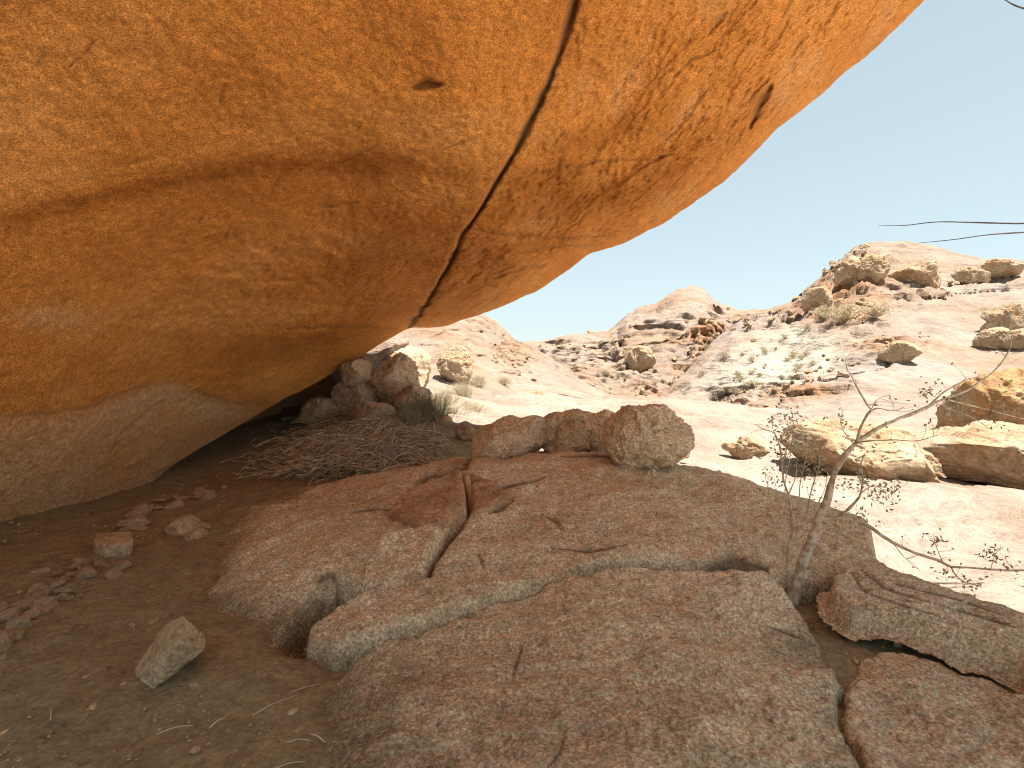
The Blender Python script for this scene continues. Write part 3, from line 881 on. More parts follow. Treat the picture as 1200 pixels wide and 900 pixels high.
# boulders on the crest of the domed slab
b = 6.5
outline_rock('boulder', [(553, 514), (557, 504), (575, 498), (610, 492), (638, 489), (644, 500), (643, 520), (636, 527), (600, 533), (570, 537), (557, 535), (552, 526)], b + .2, .30,
             'long log shaped brown boulder at the left end of the crest row', seed=3, p=.55, rough=.05, mat='slab', cuts=7)
b = 6.45
outline_rock('boulder', [(634, 492), (660, 484), (685, 482), (704, 490), (704, 520), (690, 534), (650, 536), (638, 530)], b + .45, .33,
             'rounded middle boulder behind the small dark stone in the crest row', seed=5, p=.65, rough=.05)
outline_rock('boulder', [(651, 508), (664, 493), (680, 496), (692, 508), (692, 525), (680, 531), (655, 531)], b + .08, .16,
             'small dark pointed stone standing in front of the crest boulders', mat='floor_stone', seed=9, p=.7, rough=.07)
outline_rock('boulder', [(682, 492), (700, 484), (722, 482), (728, 500), (726, 530), (695, 535), (682, 525)], b + .30, .28,
             'squat brown boulder squeezed against the left side of the biggest crest boulder', mat='slab', seed=12, p=.7, rough=.06)
b = min(base_d(Zs, 755, 557), 5.7)
outline_rock('boulder', [(707, 503), (722, 485), (750, 475), (780, 475), (790, 484), (808, 505), (810, 522), (798, 540), (776, 546), (760, 558), (738, 557), (722, 550), (716, 535), (708, 520)], b + .34, .40,
             'biggest chunky brown boulder at the right end of the crest row', seed=21, p=.72, rough=.075, cuts=9, mat='slab')
outline_rock('stone', [(755, 556), (760, 550), (768, 550), (771, 557), (768, 562), (757, 563)], b + .02, .05, 'tiny stone wedged under the biggest crest boulder', 'stone', seed=33, p=.8, rough=.06, sub=4)

# angular rock and stones on the sheltered floor
def hull_rock(name, pts, d0, label, cat, mat, seed, sub=6, rough=.03, soft=50):
    """a softened convex solid through the given corner points (u, v, depth behind d0)"""
    P = np.array([at(u, v, d0 + dd) for u, v, dd in pts])
    bm = bmesh.new()
    for p in P: bm.verts.new(p)
    bmesh.ops.convex_hull(bm, input=bm.verts[:]); bm.normal_update()
    c = P.mean(0)
    Nn = np.array([f.normal[:] for f in bm.faces]); H = np.array([(np.array(f.verts[0].co[:]) - c) @ np.array(f.normal[:]) for f in bm.faces]); bm.free()
    sg = np.sign(H); Nn *= sg[:, None]; H = np.abs(H) + 1e-4
    n, f = ICO[sub]
    k_ = np.clip(n @ Nn.T, 0, None) / H
    r = (k_ ** soft).sum(1) ** (-1.0 / soft)
    s_ = r.mean()
    q = n * r[:, None] / s_
    r = r + s_ * rough * (1.2 * fbm(q, 1.8, 3, seed) + 1.2 * (ridged(q * np.array([1, 1, 1.6]), 3.5, 4, seed + 1) - .5) + .7 * fbm(q, 13, 3, seed + 2))
    o = link(name, mesh_np(name, n * r[:, None], f), M[mat]); o.location = c
    return tag(o, label, cat)


b = base_d(T, 175, 806)
hull_rock('angular_rock', [(214, 715, .10), (241, 738, .16), (240, 756, .10), (181, 803, -.02), (150, 812, .06), (143, 800, .16), (190, 729, .24), (205, 744, -.04), (232, 760, .34), (165, 805, .32)],
          b - .0, 'angular wedge shaped rock leaning alone on the brown floor at the lower left', 'rock', 'floor_stone', 41, rough=.05).location.z -= .025
b = base_d(T, 135, 655)
hull_rock('block', [(109, 632, .1), (114, 625, .28), (152, 622, .28), (157, 632, .08), (155, 650, .06), (142, 658, 0), (116, 659, 0), (110, 652, .1), (118, 640, .0), (146, 638, .0), (150, 650, .35), (112, 650, .35)], b,
          'squarish stone block at the upper end of the stone line', 'stone block', 'floor_stone', 44, 5)
b = base_d(T, 215, 626)
outline_rock('flat_stone', [(188, 622), (200, 616), (230, 613), (244, 618), (240, 626), (215, 629), (192, 628)], b + .1, .14, 'thin flat stone lying alone on the floor left of the domed slab', 'stone', mat='floor_stone', seed=46, p=.6, rough=.05, sub=5)
outline_rock('flat_stone', [(216, 630), (224, 624), (240, 624), (242, 632), (230, 637), (218, 635)], b - .12, .10, 'small pale stone just in front of the thin flat stone', 'stone', mat='floor_stone', seed=47, p=.6, rough=.06, sub=5)

rr = random.Random(3)
line = [(-10, 760), (20, 725), (45, 705), (75, 685), (100, 668), (125, 655)]
line2 = [(150, 628), (158, 606), (185, 594), (215, 588), (240, 580)]
def along(pl, t):
    k = t * (len(pl) - 1); i = min(int(k), len(pl) - 2); f_ = k - i
    return (pl[i][0] * (1 - f_) + pl[i + 1][0] * f_, pl[i][1] * (1 - f_) + pl[i + 1][1] * f_)
for k in range(170):
    t = rr.random()
    u, v = along(line, t)
    u += rr.gauss(0, 13); v += rr.gauss(6, 10)
    p = hit(T, u, v)
    s = rr.choice([.02, .025, .03, .04, .05, .065, .08]) * rr.uniform(.8, 1.2)
    put('stone', PS[k % 8], p + np.array([0, 0, s * .25]), s, (rr.uniform(-.4, .4), rr.uniform(-.4, .4), rr.uniform(0, 6.3)),
        'small brown stone in the low rough line of stones on the left floor', 'stone', 'stones of the low line on the left floor')
for k in range(26):
    u, v = along(line2, rr.random())
    p = hit(T, u + rr.gauss(0, 4), v + rr.gauss(0, 3))
    s = rr.uniform(.06, .15)
    put('stone', PS[k % 8], p + np.array([0, 0, s * .2]), (s * 1.2, s, s * .8), (rr.uniform(-.3, .3), rr.uniform(-.3, .3), rr.uniform(0, 6.3)),
        'stone in the row curving from the square block towards the cave back', 'stone', 'stones in the far row on the sheltered floor')

# rocks at the back of the shelter and the sunlit slope behind it
def back_rock(pts, dbase, depth, label, seed, mat='grey_rock', p=.62, **k):
    if dbase < 0:
        ar = np.array(pts, float)
        dbase = hit(T, ar[:, 0].mean(), ar[:, 1].max() - 2, 5, 40)[1] + depth * .45
    return outline_rock('boulder', pts, dbase, depth, label, 'boulder', mat, seed, 6, min(p, .55), .06, 15, **k)
def sd_(P, u, v):
    return pick(P, u, v)[1]
back_rock([(430, 470), (425, 440), (440, 420), (465, 408), (490, 406), (503, 415), (502, 440), (490, 462), (460, 478)], -1, .6, 'large slanted grey slab rock at the shelter back beside the sunlit slope', 52)
back_rock([(395, 478), (392, 455), (415, 440), (440, 440), (447, 462), (435, 482), (410, 488)], -1, .5, 'blocky grey rock left of the slanted slab at the shelter back', 53)
back_rock([(385, 448), (395, 430), (430, 412), (455, 400), (480, 396), (470, 415), (430, 436), (400, 448)], 12.6, .5, 'pale leaning rock catching light under the far lip', 56, 'ground', .7)
back_rock([(516, 440), (520, 412), (530, 404), (548, 410), (553, 428), (548, 448), (525, 452)], sd_(H_left, 535, 450) + .2, .5, 'upright split block with orange side on the sunlit left slope', 57, 'boulder')
back_rock([(450, 525), (470, 541), (420, 551), (422, 545), (440, 540)], -1, .12, 'long pale stone lying at the foot of the brushwood heap', 58, 'ground')
back_rock([(455, 541), (470, 537), (487, 538), (485, 545), (462, 549)], -1, .1, 'short pale stone beside the long one at the brushwood foot', 59, 'ground')
back_rock([(535, 515), (535, 502), (548, 497), (556, 503), (556, 515), (545, 519)], -1, .12, 'small brown stone behind the left end of the crest row', 60, 'boulder')
back_rock([(505, 497), (515, 491), (530, 491), (532, 500), (515, 504)], -1, .2, 'dark flat stone at the edge of shade behind the brushwood', 61, 'block')
back_rock([(612, 470), (620, 462), (640, 464), (650, 470), (635, 475), (615, 475)], min(sd_(H_left, 630, 466), 19) , .4, 'flat pale boulder with orange underside on the smooth sunlit rock', 62, 'boulder')
back_rock([(735, 430), (738, 412), (748, 405), (760, 408), (764, 430), (750, 436)], sd_(H_mid, 750, 434) + .6, 1.2, 'upright pillar like block low on the middle hill', 63, 'boulder')

back_rock([(352, 492), (356, 474), (378, 466), (396, 474), (394, 490), (372, 498)], -1, .4, 'tilted brown rock in the mouth of the dark cavity', 64)
back_rock([(410, 500), (412, 484), (440, 474), (462, 480), (458, 498), (430, 504)], -1, .35, 'brown rock half buried behind the brushwood heap', 65)
back_rock([(462, 482), (466, 462), (488, 452), (506, 462), (502, 482), (482, 490)], -1, .35, 'pale brown rock below the slanted slab at the shade edge', 66)
back_rock([(400, 452), (398, 436), (412, 424), (432, 424), (436, 440), (420, 452)], 12.0, .4, 'grey rock wedged between the far lip and the slanted slab', 69)

rv = random.Random(77)
for k in range(22):
    u = rv.uniform(640, 1190); v = rv.gauss(500, 22) + max(0, (u - 850)) * .2
    q = hit(T, u, v, 7, 30)
    s = rv.uniform(2.5, 7) * q[1] / F
    put('boulder', PB[k % 10], q + np.array([0, 0, s * .15]), (s * 1.3, s, s * .6), (rv.uniform(-.2, .2), rv.uniform(-.2, .2), rv.uniform(0, 6)), 'low stone lying on the bright granite floor of the valley', 'stone', 'stones on the bright valley floor')

# right hand rocks
back_rock([(937, 520), (945, 508), (970, 500), (1010, 503), (1060, 510), (1070, 540), (1056, 560), (1000, 558), (960, 545), (943, 530)], -1, 1.4, 'long low boulder with ochre underside behind the tree', 70, 'boulder', .4)
back_rock([(1052, 545), (1056, 532), (1072, 528), (1088, 534), (1092, 550), (1080, 558), (1060, 558)], -1, .4, 'small rounded boulder between the two long low boulders', 71, 'boulder')
back_rock([(1090, 540), (1096, 522), (1130, 516), (1180, 516), (1260, 522), (1270, 550), (1200, 560), (1140, 560), (1085, 556)], -1, 1.4, 'long pale boulder at the right edge below the ochre faced rock', 72, 'boulder', .4)
back_rock([(1126, 510), (1128, 470), (1140, 448), (1175, 436), (1230, 440), (1250, 480), (1245, 520), (1190, 526), (1145, 518)], -1, 1.1, 'big boulder with sheer ochre face at the right edge', 73, 'ochre_rock', .6, lean=-.35)
back_rock([(1148, 405), (1152, 392), (1165, 384), (1182, 388), (1184, 402), (1172, 410), (1158, 410)], sd_(H_right, 1165, 409) + .7 * .3, .7, 'grey boulder perched alone on the smooth right slope', 74, 'boulder')
back_rock([(1183, 406), (1186, 393), (1205, 388), (1220, 396), (1215, 408), (1195, 411)], sd_(H_right, 1198, 409) + .7 * .3, .7, 'boulder at the frame edge right of the perched grey one', 75, 'boulder')
back_rock([(1152, 386), (1154, 372), (1166, 376), (1200, 381), (1215, 385), (1180, 388)], sd_(H_right, 1185, 386) + .6 * .3, .6, 'thin tilted slab just above the perched grey boulder', 76, 'boulder')
back_rock([(1150, 322), (1154, 310), (1170, 305), (1188, 309), (1194, 320), (1180, 328), (1160, 328)], sd_(H_right, 1170, 328) + 1.3 * .3, 1.3, 'orange egg shaped boulder on the crest of the right hill', 77, 'boulder')
back_rock([(1120, 328), (1123, 319), (1140, 317), (1156, 321), (1157, 329), (1140, 332), (1125, 332)], sd_(H_right, 1138, 331) + 1.1 * .3, 1.1, 'low orange boulder left of the egg shaped one on the right hill', 78, 'boulder')
back_rock([(1040, 330), (1042, 322), (1065, 315), (1095, 318), (1110, 326), (1100, 333), (1060, 335)], sd_(H_right, 1070, 333) + 1.6 * .3, 1.6, 'long smooth loaf shaped rock below the top of the right hill', 79, 'boulder')
back_rock([(1010, 326), (1012, 305), (1022, 298), (1033, 303), (1036, 322), (1028, 332)], sd_(H_right, 1024, 330) + 1.0 * .3, 1.0, 'tall upright block in the outcrop on the right hill', 80, 'boulder')
back_rock([(985, 330), (990, 312), (1000, 300), (1010, 306), (1010, 325), (1000, 334)], sd_(H_right, 1000, 333) + 1.0 * .3, 1.0, 'brown upright block left of the tall one in the outcrop', 81, 'boulder')
back_rock([(945, 362), (948, 345), (965, 336), (975, 345), (972, 360), (958, 366)], sd_(H_right, 960, 364) + 1.0 * .3, 1.0, 'squarish tan block on the shoulder of the right hill', 82, 'boulder')
back_rock([(845, 525), (848, 519), (865, 520), (895, 524), (905, 531), (880, 532), (855, 529)], -1, .2, 'thin flat orange slab on the bright floor behind the slab crest', 83, 'boulder')
back_rock([(1034, 420), (1040, 408), (1058, 402), (1075, 406), (1072, 416), (1052, 426)], sd_(H_right, 1054, 424) + .6 * .3, .6, 'flat brown boulder in the middle of the smooth right slope', 84, 'boulder')

def scatter(P, n, area, px, label, group, seed, protos=None, flat=1.0, line=None):
    r_ = random.Random(seed)
    uu, vv = proj(P)
    for k in range(n):
        if line:
            u, v = along(line, r_.random()); u += r_.gauss(0, area[0]); v += r_.gauss(0, area[1])
        else:
            u = r_.gauss(area[0], area[2]); v = r_.gauss(area[1], area[3])
        q = pick(P, u, v)
        if abs(proj(q)[0] - u) > 6: continue
        s = r_.uniform(px[0], px[1]) * r_.uniform(.6, 1.0) / 2 * q[1] / F
        put('boulder', PB[(k * 7 + seed) % 10], q + np.array([0, -s * .2, s * .15]), (s, s, s * flat), (r_.uniform(-.4, .4), r_.uniform(-.4, .4), r_.uniform(0, 6.3)), label, 'boulder', group)

scatter(H_mid, 40, (836, 408, 16, 20), (5, 15), 'brown boulder piled in the rusty outcrop on the middle hill', 'boulders of the rusty outcrop', 1)
scatter(H_mid, 45, (730, 440, 70, 16), (4, 11), 'small pale boulder strewn low over the middle hill', 'boulders strewn over the middle hill', 2)
scatter(H_mid, 22, (670, 410, 40, 8), (4, 10), 'ledge boulder under the skyline of the middle hill', 'boulders under the middle skyline', 3, flat=.6)
scatter(H_right, 30, (1000, 322, 26, 16), (7, 18), 'jumbled orange block in the outcrop crowning the right hill', 'blocks crowning the right hill', 4)
scatter(H_right, 26, (8, 5), (5, 15), 'orange brown stone in the trail across the foot of the right hill', 'stones in the trail across the right hill', 5, line=[(880, 495), (905, 470), (930, 452), (965, 440), (1000, 425)])
scatter(H_right, 26, (10, 5), (5, 15), 'boulder on the ragged left shoulder of the right hill', 'boulders on the left shoulder', 6, line=[(870, 385), (905, 372), (940, 358), (965, 345)])
scatter(H_right, 16, (10, 4), (4, 12), 'flat stone along the ledge below the right hilltop', 'stones along the hilltop ledge', 7, line=[(1060, 345), (1100, 340), (1140, 328), (1190, 325)], flat=.6)
scatter(H_right, 30, (905, 430, 40, 22), (3, 8), 'small grey scree stone on the pale left flank of the right hill', 'scree stones on the pale flank', 8)
scatter(H_right, 10, (1030, 402, 30, 8), (5, 14), 'stone beside the brown scar on the right hill', 'stones beside the brown scar', 9)
scatter(H_left, 18, (605, 420, 22, 16), (4, 12), 'small boulder on the sunlit left slope by the saddle', 'boulders on the left slope', 10)

# ------------------------------------------------------------------ brushwood, scrub and grass
def quads(centres, dirs, lens, wid, seed):
    r_ = np.random.RandomState(seed)
    side = np.cross(dirs, r_.normal(size=dirs.shape)); side /= np.linalg.norm(side, axis=1)[:, None] + 1e-9
    a = centres; b_ = centres + dirs * lens[:, None]; m_ = (a + b_) / 2
    w_ = side * wid[:, None]
    v = np.stack([a, m_ + w_, b_, m_ - w_], 1).reshape(-1, 3)
    f = np.arange(len(v)).reshape(-1, 4)
    return v, f


def bush_mesh(name, seed, n=420, mat='scrub', leafs=True, stems=26, ht=1.0):
    r_ = np.random.RandomState(seed)
    tb = Tubes()
    tips = []
    for k in range(stems):
        a = r_.uniform(0, 6.28); lean = r_.uniform(.1, 1.0)
        tip = np.array([math.cos(a) * lean, math.sin(a) * lean, ht * r_.uniform(.45, 1.0) * (1.1 - .4 * lean)])
        midp = tip * .5 + np.array([0, 0, .12]) + r_.normal(size=3) * .08
        tb.add(smooth_path([np.zeros(3) + r_.normal(size=3) * .05 * np.array([1, 1, 0]), midp, tip], 8), .022, .006, 4)
        tips.append((midp, tip))
        for q in range(3):
            s = midp + (tip - midp) * r_.uniform(.1, .9); e = s + r_.normal(size=3) * .22 + np.array([0, 0, .1])
            tb.add([s, (s + e) / 2 + r_.normal(size=3) * .03, e], .01, .004, 4)
            tips.append((s, e))
    stem = tb.mesh(name + '_stem')
    c = []
    for k in range(n):
        s, e = tips[r_.randint(len(tips))]
        c.append(s + (e - s) * r_.uniform(.1, 1.1) + r_.normal(size=3) * .06)
    c = np.array(c); d = r_.normal(size=c.shape) + np.array([0, 0, .5]); d /= np.linalg.norm(d, axis=1)[:, None]
    v, f = quads(c, d, r_.uniform(.07, .16, n), r_.uniform(.02, .04, n), seed)
    leaf = mesh_np(name + '_leaf', v, f, smooth=False)
    stem.materials.append(M['twig']); leaf.materials.append(M[mat])
    return stem, leaf


BUSH = [bush_mesh('shrub', 500 + k, mat='scrub', n=(420, 300, 500)[k]) for k in range(3)]
DEAD = [bush_mesh('dead_shrub', 540 + k, mat='twig', n=60, stems=60) for k in range(2)]


def bush(P, u, v, px, label, protos, k, group=None, name='shrub', rot=0.0, sq=.8):
    q = pick(P, u, v) if isinstance(P, np.ndarray) else hit(P, u, v)
    s = px / 2 * q[1] / F
    o = bpy.data.objects.new(name, None); COL.objects.link(o); o.empty_display_size = .1
    o.location = q - np.array([0, 0, s * .05]); o.scale = (s, s, s * sq); o.rotation_euler = (0, 0, rot)
    st, lf = protos[k % len(protos)]
    for nm, me in (('stem', st), ('foliage', lf)):
        c_ = bpy.data.objects.new(nm, me); COL.objects.link(c_); c_.parent = o
    return tag(o, label, 'shrub', group)


def tuft_mesh(name, seed, n, mat):
    r_ = np.random.RandomState(seed)
    tb = Tubes()
    for k in range(n):
        a = r_.uniform(0, 6.28); ln = abs(r_.normal(0, .45)); h_ = r_.uniform(.45, 1.0)
        b0 = np.array([r_.normal(0, .28), r_.normal(0, .28), 0])
        tip = b0 + np.array([math.cos(a) * ln, math.sin(a) * ln, h_ * (1 - .35 * ln)])
        tb.add(smooth_path([b0, b0 + (tip - b0) * .5 + np.array([0, 0, .12]), tip], 4), .011, .004, 3)
    me = tb.mesh(name); me.materials.append(M[mat])
    return me


TUFT = [tuft_mesh('tuft', 600 + k, 520, ('scrub', 'straw')[k % 2]) for k in range(4)]


def tuft(u, v, px, label, k, rot=0.0, sq=.75, P=None):
    q = pick(P, u, v) if P is not None else hit(T, u, v)
    s = px / 2 * q[1] / F
    put('grass_tuft', TUFT[k], q, (s, s, s * sq * 1.6), (0, 0, rot), label, 'grass tuft')


r_ = random.Random(17)
for k in range(30):
    u = r_.gauss(915, 38); v = r_.gauss(425, 18)
    bush(H_right, u, v, r_.uniform(9, 20), 'low grey green shrub on the pale scree of the right hill', BUSH, k, 'shrubs on the pale scree', rot=r_.uniform(0, 6))
bush(H_right, 882, 455, 28, 'dark grey bush at the foot of the pale scree', BUSH, 1, rot=2)
bush(H_right, 862, 462, 22, 'green tinged bush left of the dark grey bush', BUSH, 0, rot=3)
bush(H_right, 990, 378, 60, 'large brown leafless bush below the outcrop on the right hill', DEAD, 0, name='dead_shrub')
bush(H_right, 968, 372, 40, 'smaller brown leafless bush left of the large one below the outcrop', DEAD, 1, name='dead_shrub')
bush(H_right, 1025, 372, 44, 'brown leafless bush right of the large one below the outcrop', DEAD, 1, name='dead_shrub', rot=1)
bush(H_mid, 708, 440, 18, 'small green bush at the foot of the middle hill', BUSH, 2)
bush(H_mid, 726, 443, 14, 'tiny bush right of the small green one at the middle hill foot', BUSH, 0)
bush(H_mid, 847, 455, 26, 'pale bush in the gully between the middle and right hills', BUSH, 2)
for k in range(10):
    bush(H_mid, r_.gauss(800, 45), r_.gauss(455, 8), r_.uniform(7, 14), 'tiny pale shrub among the stones at the gully mouth', BUSH, k, 'shrubs at the gully mouth', rot=k)
for k, (u, v, s) in enumerate([(603, 402, 8), (622, 404, 7), (590, 394, 9)]):
    bush(H_left if k == 2 else H_mid, u, v, s, ['tiny bush on the saddle skyline nearest the left slope', 'tiny bush on the saddle skyline further right', 'tiny bush at the end of the left slope skyline'][k], BUSH, k)
tuft(560, 452, 30, 'pale dry tuft highest on the bright left slope', 1, 0, .6, H_left)
tuft(540, 466, 44, 'straw coloured tuft just below the split block', 1, 1, .6, H_left)
tuft(590, 450, 26, 'pale dry tuft furthest right on the bright left slope', 3, 2, .5, H_left)
tuft(552, 490, 50, 'straw coloured tuft in full sun behind the crest boulders', 3, 3, .55)
tuft(500, 498, 70, 'large grey green grass tuft at the shade edge above the brushwood', 0, 4, .75)
tuft(524, 497, 46, 'smaller grey green grass tuft right of the large one at the shade edge', 2, 5, .7)
tuft(478, 505, 50, 'dull grass tuft in shade growing out of the brushwood', 0, 2, .8)
tuft(520, 480, 40, 'straw coloured tuft behind the large grey green one', 1, 2, .8)
# heap of dead branches
tb = Tubes()
r2 = np.random.RandomState(31)
for k in range(1900):
    u = r2.normal(418, 50); v = 522 + (u - 418) * (-.12) + r2.normal(0, 17)
    if u > 520 or v > 562 or u < 280: continue
    g = hit(T, u, min(v + 12, 560), 5, 14, 90)
    lift = r2.uniform(0, .22) * math.exp(-((u - 420) / 70) ** 2)
    p = g + np.array([0, 0, lift])
    L_ = r2.uniform(.2, .85)
    a = r2.normal(-.25, .8); e_ = r2.normal(.02, .2)
    dr = np.array([math.cos(a) * math.cos(e_), math.sin(a) * math.cos(e_), math.sin(e_) - .12])
    bend = r2.normal(size=3) * .12 * L_
    q = [p - dr * L_ / 2, p + bend + np.array([0, 0, .06]), p + dr * L_ / 2]
    tb.add(smooth_path(q, 5), r2.uniform(.005, .013), .003, 4)
o = link('brushwood', tb.mesh('brushwood'), M['twig'])
tag(o, kind='stuff'); o['label'] = 'tangled heap of dry dead branches at the shelter back'

# grit and chips lying on the sheltered floor and in the hollows
v0, f0 = ico(2)
vs_, fs_ = [], []; n0 = 0
for k in range(2600):
    if k < 2000:
        u = r2.uniform(-40, 420); v = 600 + abs(r2.normal(0, 150))
    elif k < 2350:
        u = r2.uniform(930, 1210); v = r2.normal(735, 40)
    else:
        u = r2.uniform(200, 480); v = r2.normal(565, 14)
    if v > 960: continue
    p = hit(T, u, v, 1.5, 12, 200)
    s = r2.uniform(.003, .011) * (2.6 if r2.rand() < .07 else 1) * (1 if k < 2350 else 2.0)
    w_ = cut(v0.copy(), 900 + k, 5, .4, .8) if k < 40 else vs_[k % 40][1]
    if k < 40: pass
    ang = r2.uniform(0, 6.28); ca, sa = math.cos(ang), math.sin(ang)
    wq = w_ * np.array([1.2, .9, .6]) * s
    wq = np.stack([wq[:, 0] * ca - wq[:, 1] * sa, wq[:, 0] * sa + wq[:, 1] * ca, wq[:, 2]], -1) + p + np.array([0, 0, s * .3])
    vs_.append((wq, w_)); fs_.append(f0 + n0); n0 += len(v0)
me = mesh_np('pebbles', np.vstack([a for a, _ in vs_]), np.vstack(fs_))
o = link('pebbles', me, M['floor_stone']); tag(o, kind='stuff'); o['label'] = 'loose grit and chips on the sheltered floor'

# dry stalks on the floor
tb = Tubes()
for u, v, a, L_ in [(205, 858, .4, .14), (255, 850, 1.1, .08), (350, 872, .1, .1), (320, 830, .8, .2), (352, 812, .6, .2), (60, 840, 2.2, .1), (340, 900, .3, .12), (980, 728, 1.7, .1), (975, 735, .3, .12), (940, 757, .2, .08), (372, 868, 2.6, .1)]:
    p = hit(T, u, v) + np.array([0, 0, .012])
    dr = np.array([math.cos(a), math.sin(a), .03]) * L_ / 2
    tb.add(smooth_path([p - dr, p + np.array([0, 0, .01]), p + dr], 6), .0035, .002, 5)
o = link('straw', tb.mesh('straw'), M['straw']); tag(o, kind='stuff'); o['label'] = 'stray dry stalks lying on the floor'

# ------------------------------------------------------------------ the small tree on the right
def wpath(pts, d0, d1, n=28, jit=.02, seed=0):
    r_ = np.random.RandomState(seed)
    m_ = len(pts)
    ds = np.linspace(d0, d1, m_)
    q = np.array([at(u, v, d) for (u, v), d in zip(pts, ds)])
    p = smooth_path(q, n)
    w_ = fbm(p, 7, 2, seed)[:, None] * np.array([jit, jit * 1.5, jit * .6])
    w_[0] = 0
    return p + w_


tree = bpy.data.objects.new('slender_tree', None); COL.objects.link(tree)
TB = hit(T, 930, 698, 2, 9); D0 = TB[1]
tree.location = TB
tag(tree, 'thin crooked tree with sparse leaves rooted between the slabs at the right', 'tree')
def part(name, me, mat):
    o = link(name, me, M[mat], tree); o.matrix_parent_inverse = tree.matrix_world.inverted()
    return o
bpy.context.view_layer.update()
D0 = min(D0, 3.75)
trunk = wpath([(928, 706), (931, 693), (939, 663), (955, 625), (959, 607), (969, 588), (976, 560), (987, 538), (1004, 518)], D0, D0 - .1, 40, .008, 1)
t1 = Tubes(); t1.add(trunk, .040, .014, 9, .25)
t1.add(wpath([(924, 708), (930, 692), (936, 672)], D0 - .03, D0 - .02, 8, .003, 3), .025, .016, 7, .2)
part('trunk', t1.mesh('trunk'), 'bark')
BR = [
    ([(1004, 518), (1029, 502), (1054, 491), (1087, 477), (1100, 470), (1133, 458), (1150, 446), (1167, 433), (1183, 410), (1186, 390)], D0 - .1, D0 + .55, .014, .003),
    ([(1087, 477), (1108, 458), (1133, 445), (1152, 440)], D0 + .12, D0 + .2, .007, .002),
    ([(1110, 468), (1150, 478), (1190, 489), (1215, 492)], D0 + .2, D0 + .5, .006, .002),
    ([(1095, 472), (1140, 490), (1160, 503)], D0 + .2, D0 + .1, .004, .0015),
    ([(1005, 516), (1009, 500), (1017, 485), (1021, 480), (1016, 474), (1004, 454), (997, 438), (993, 432), (991, 420)], D0 - .1, D0 - .35, .010, .002),
    ([(1019, 484), (1029, 479), (1048, 481), (1060, 477)], D0 - .18, D0 - .1, .006, .002),
    ([(1021, 480), (1026, 470), (1034, 465)], D0 - .2, D0 - .25, .003, .0015),
    ([(1004, 518), (1014, 516), (1029, 515), (1054, 516), (1080, 515), (1100, 510)], D0 - .1, D0 - .4, .006, .002),
    ([(1000, 520), (990, 508), (985, 495), (988, 480)], D0 - .1, D0 - .2, .004, .0015),
    ([(958, 608), (973, 608), (986, 603), (1004, 586), (1009, 577), (1011, 560), (1009, 545), (1014, 530)], D0 - .03, D0 - .35, .012, .002),
    ([(1009, 577), (1022, 570), (1040, 572), (1050, 580)], D0 - .2, D0 - .25, .004, .0015),
    ([(962, 606), (985, 606), (1000, 610), (1020, 618), (1047, 637), (1073, 648), (1100, 657), (1115, 665), (1133, 665), (1167, 668), (1200, 667), (1235, 660)], D0, D0 - .5, .013, .004),
    ([(1115, 665), (1120, 673), (1133, 683), (1150, 688)], D0 - .35, D0 - .3, .005, .002),
    ([(1047, 637), (1062, 655), (1078, 668)], D0 - .25, D0 - .25, .003, .0015),
    ([(1105, 659), (1097, 640), (1094, 625)], D0 - .35, D0 - .35, .003, .001),
    ([(1160, 668), (1166, 650), (1176, 640)], D0 - .4, D0 - .4, .003, .001),
    ([(927, 697), (925, 687), (923, 647), (928, 622), (925, 587), (918, 560), (915, 533), (912, 517), (907, 507), (895, 503), (883, 497)], D0, D0 + .1, .011, .002),
    ([(930, 622), (943, 610), (948, 587), (953, 567), (960, 547), (961, 530)], D0 + .05, D0 - .1, .007, .0015),
    ([(926, 612), (917, 597), (911, 580), (908, 560)], D0 + .05, D0 + .15, .004, .0015),
    ([(924, 580), (932, 560), (934, 540), (940, 520)], D0 + .05, D0 + .1, .004, .0015),
    ([(916, 545), (922, 525), (925, 505), (922, 490)], D0 + .05, D0 + .05, .004, .0015),
    ([(926, 640), (936, 600), (938, 565), (946, 530), (944, 505)], D0 + .02, D0 - .05, .005, .0012),
    ([(924, 660), (908, 620), (902, 585), (896, 555)], D0 + .03, D0 + .1, .0045, .0012),
    ([(922, 600), (920, 570), (926, 535), (930, 500), (928, 480)], D0 + .03, D0 + .0, .004, .001),
    ([(935, 618), (952, 600), (966, 575), (970, 550)], D0 + .03, D0 - .15, .004, .001),
    ([(912, 517), (905, 500), (908, 485)], D0 + .08, D0 + .1, .003, .001),
]
tips = []
for k, (pts, a, b_, ra, rb) in enumerate(BR):
    p = wpath(pts, a, b_, 30, .012, 20 + k)
    t_ = Tubes(); t_.add(p, ra, rb, 7, .2)
    # short side twigs
    r3 = np.random.RandomState(80 + k)
    for q in range(max(2, len(p) // 9)):
        i = r3.randint(len(p) // 3, len(p))
        e = p[i] + r3.normal(size=3) * np.array([.07, .07, .05]) + np.array([0, 0, .03])
        t_.add(smooth_path([p[i], (p[i] + e) / 2 + r3.normal(size=3) * .008, e], 5), max(rb * .8, .0015), .0009, 4)
        tips.append(e)
    part('branch', t_.mesh('branch'), 'bark')
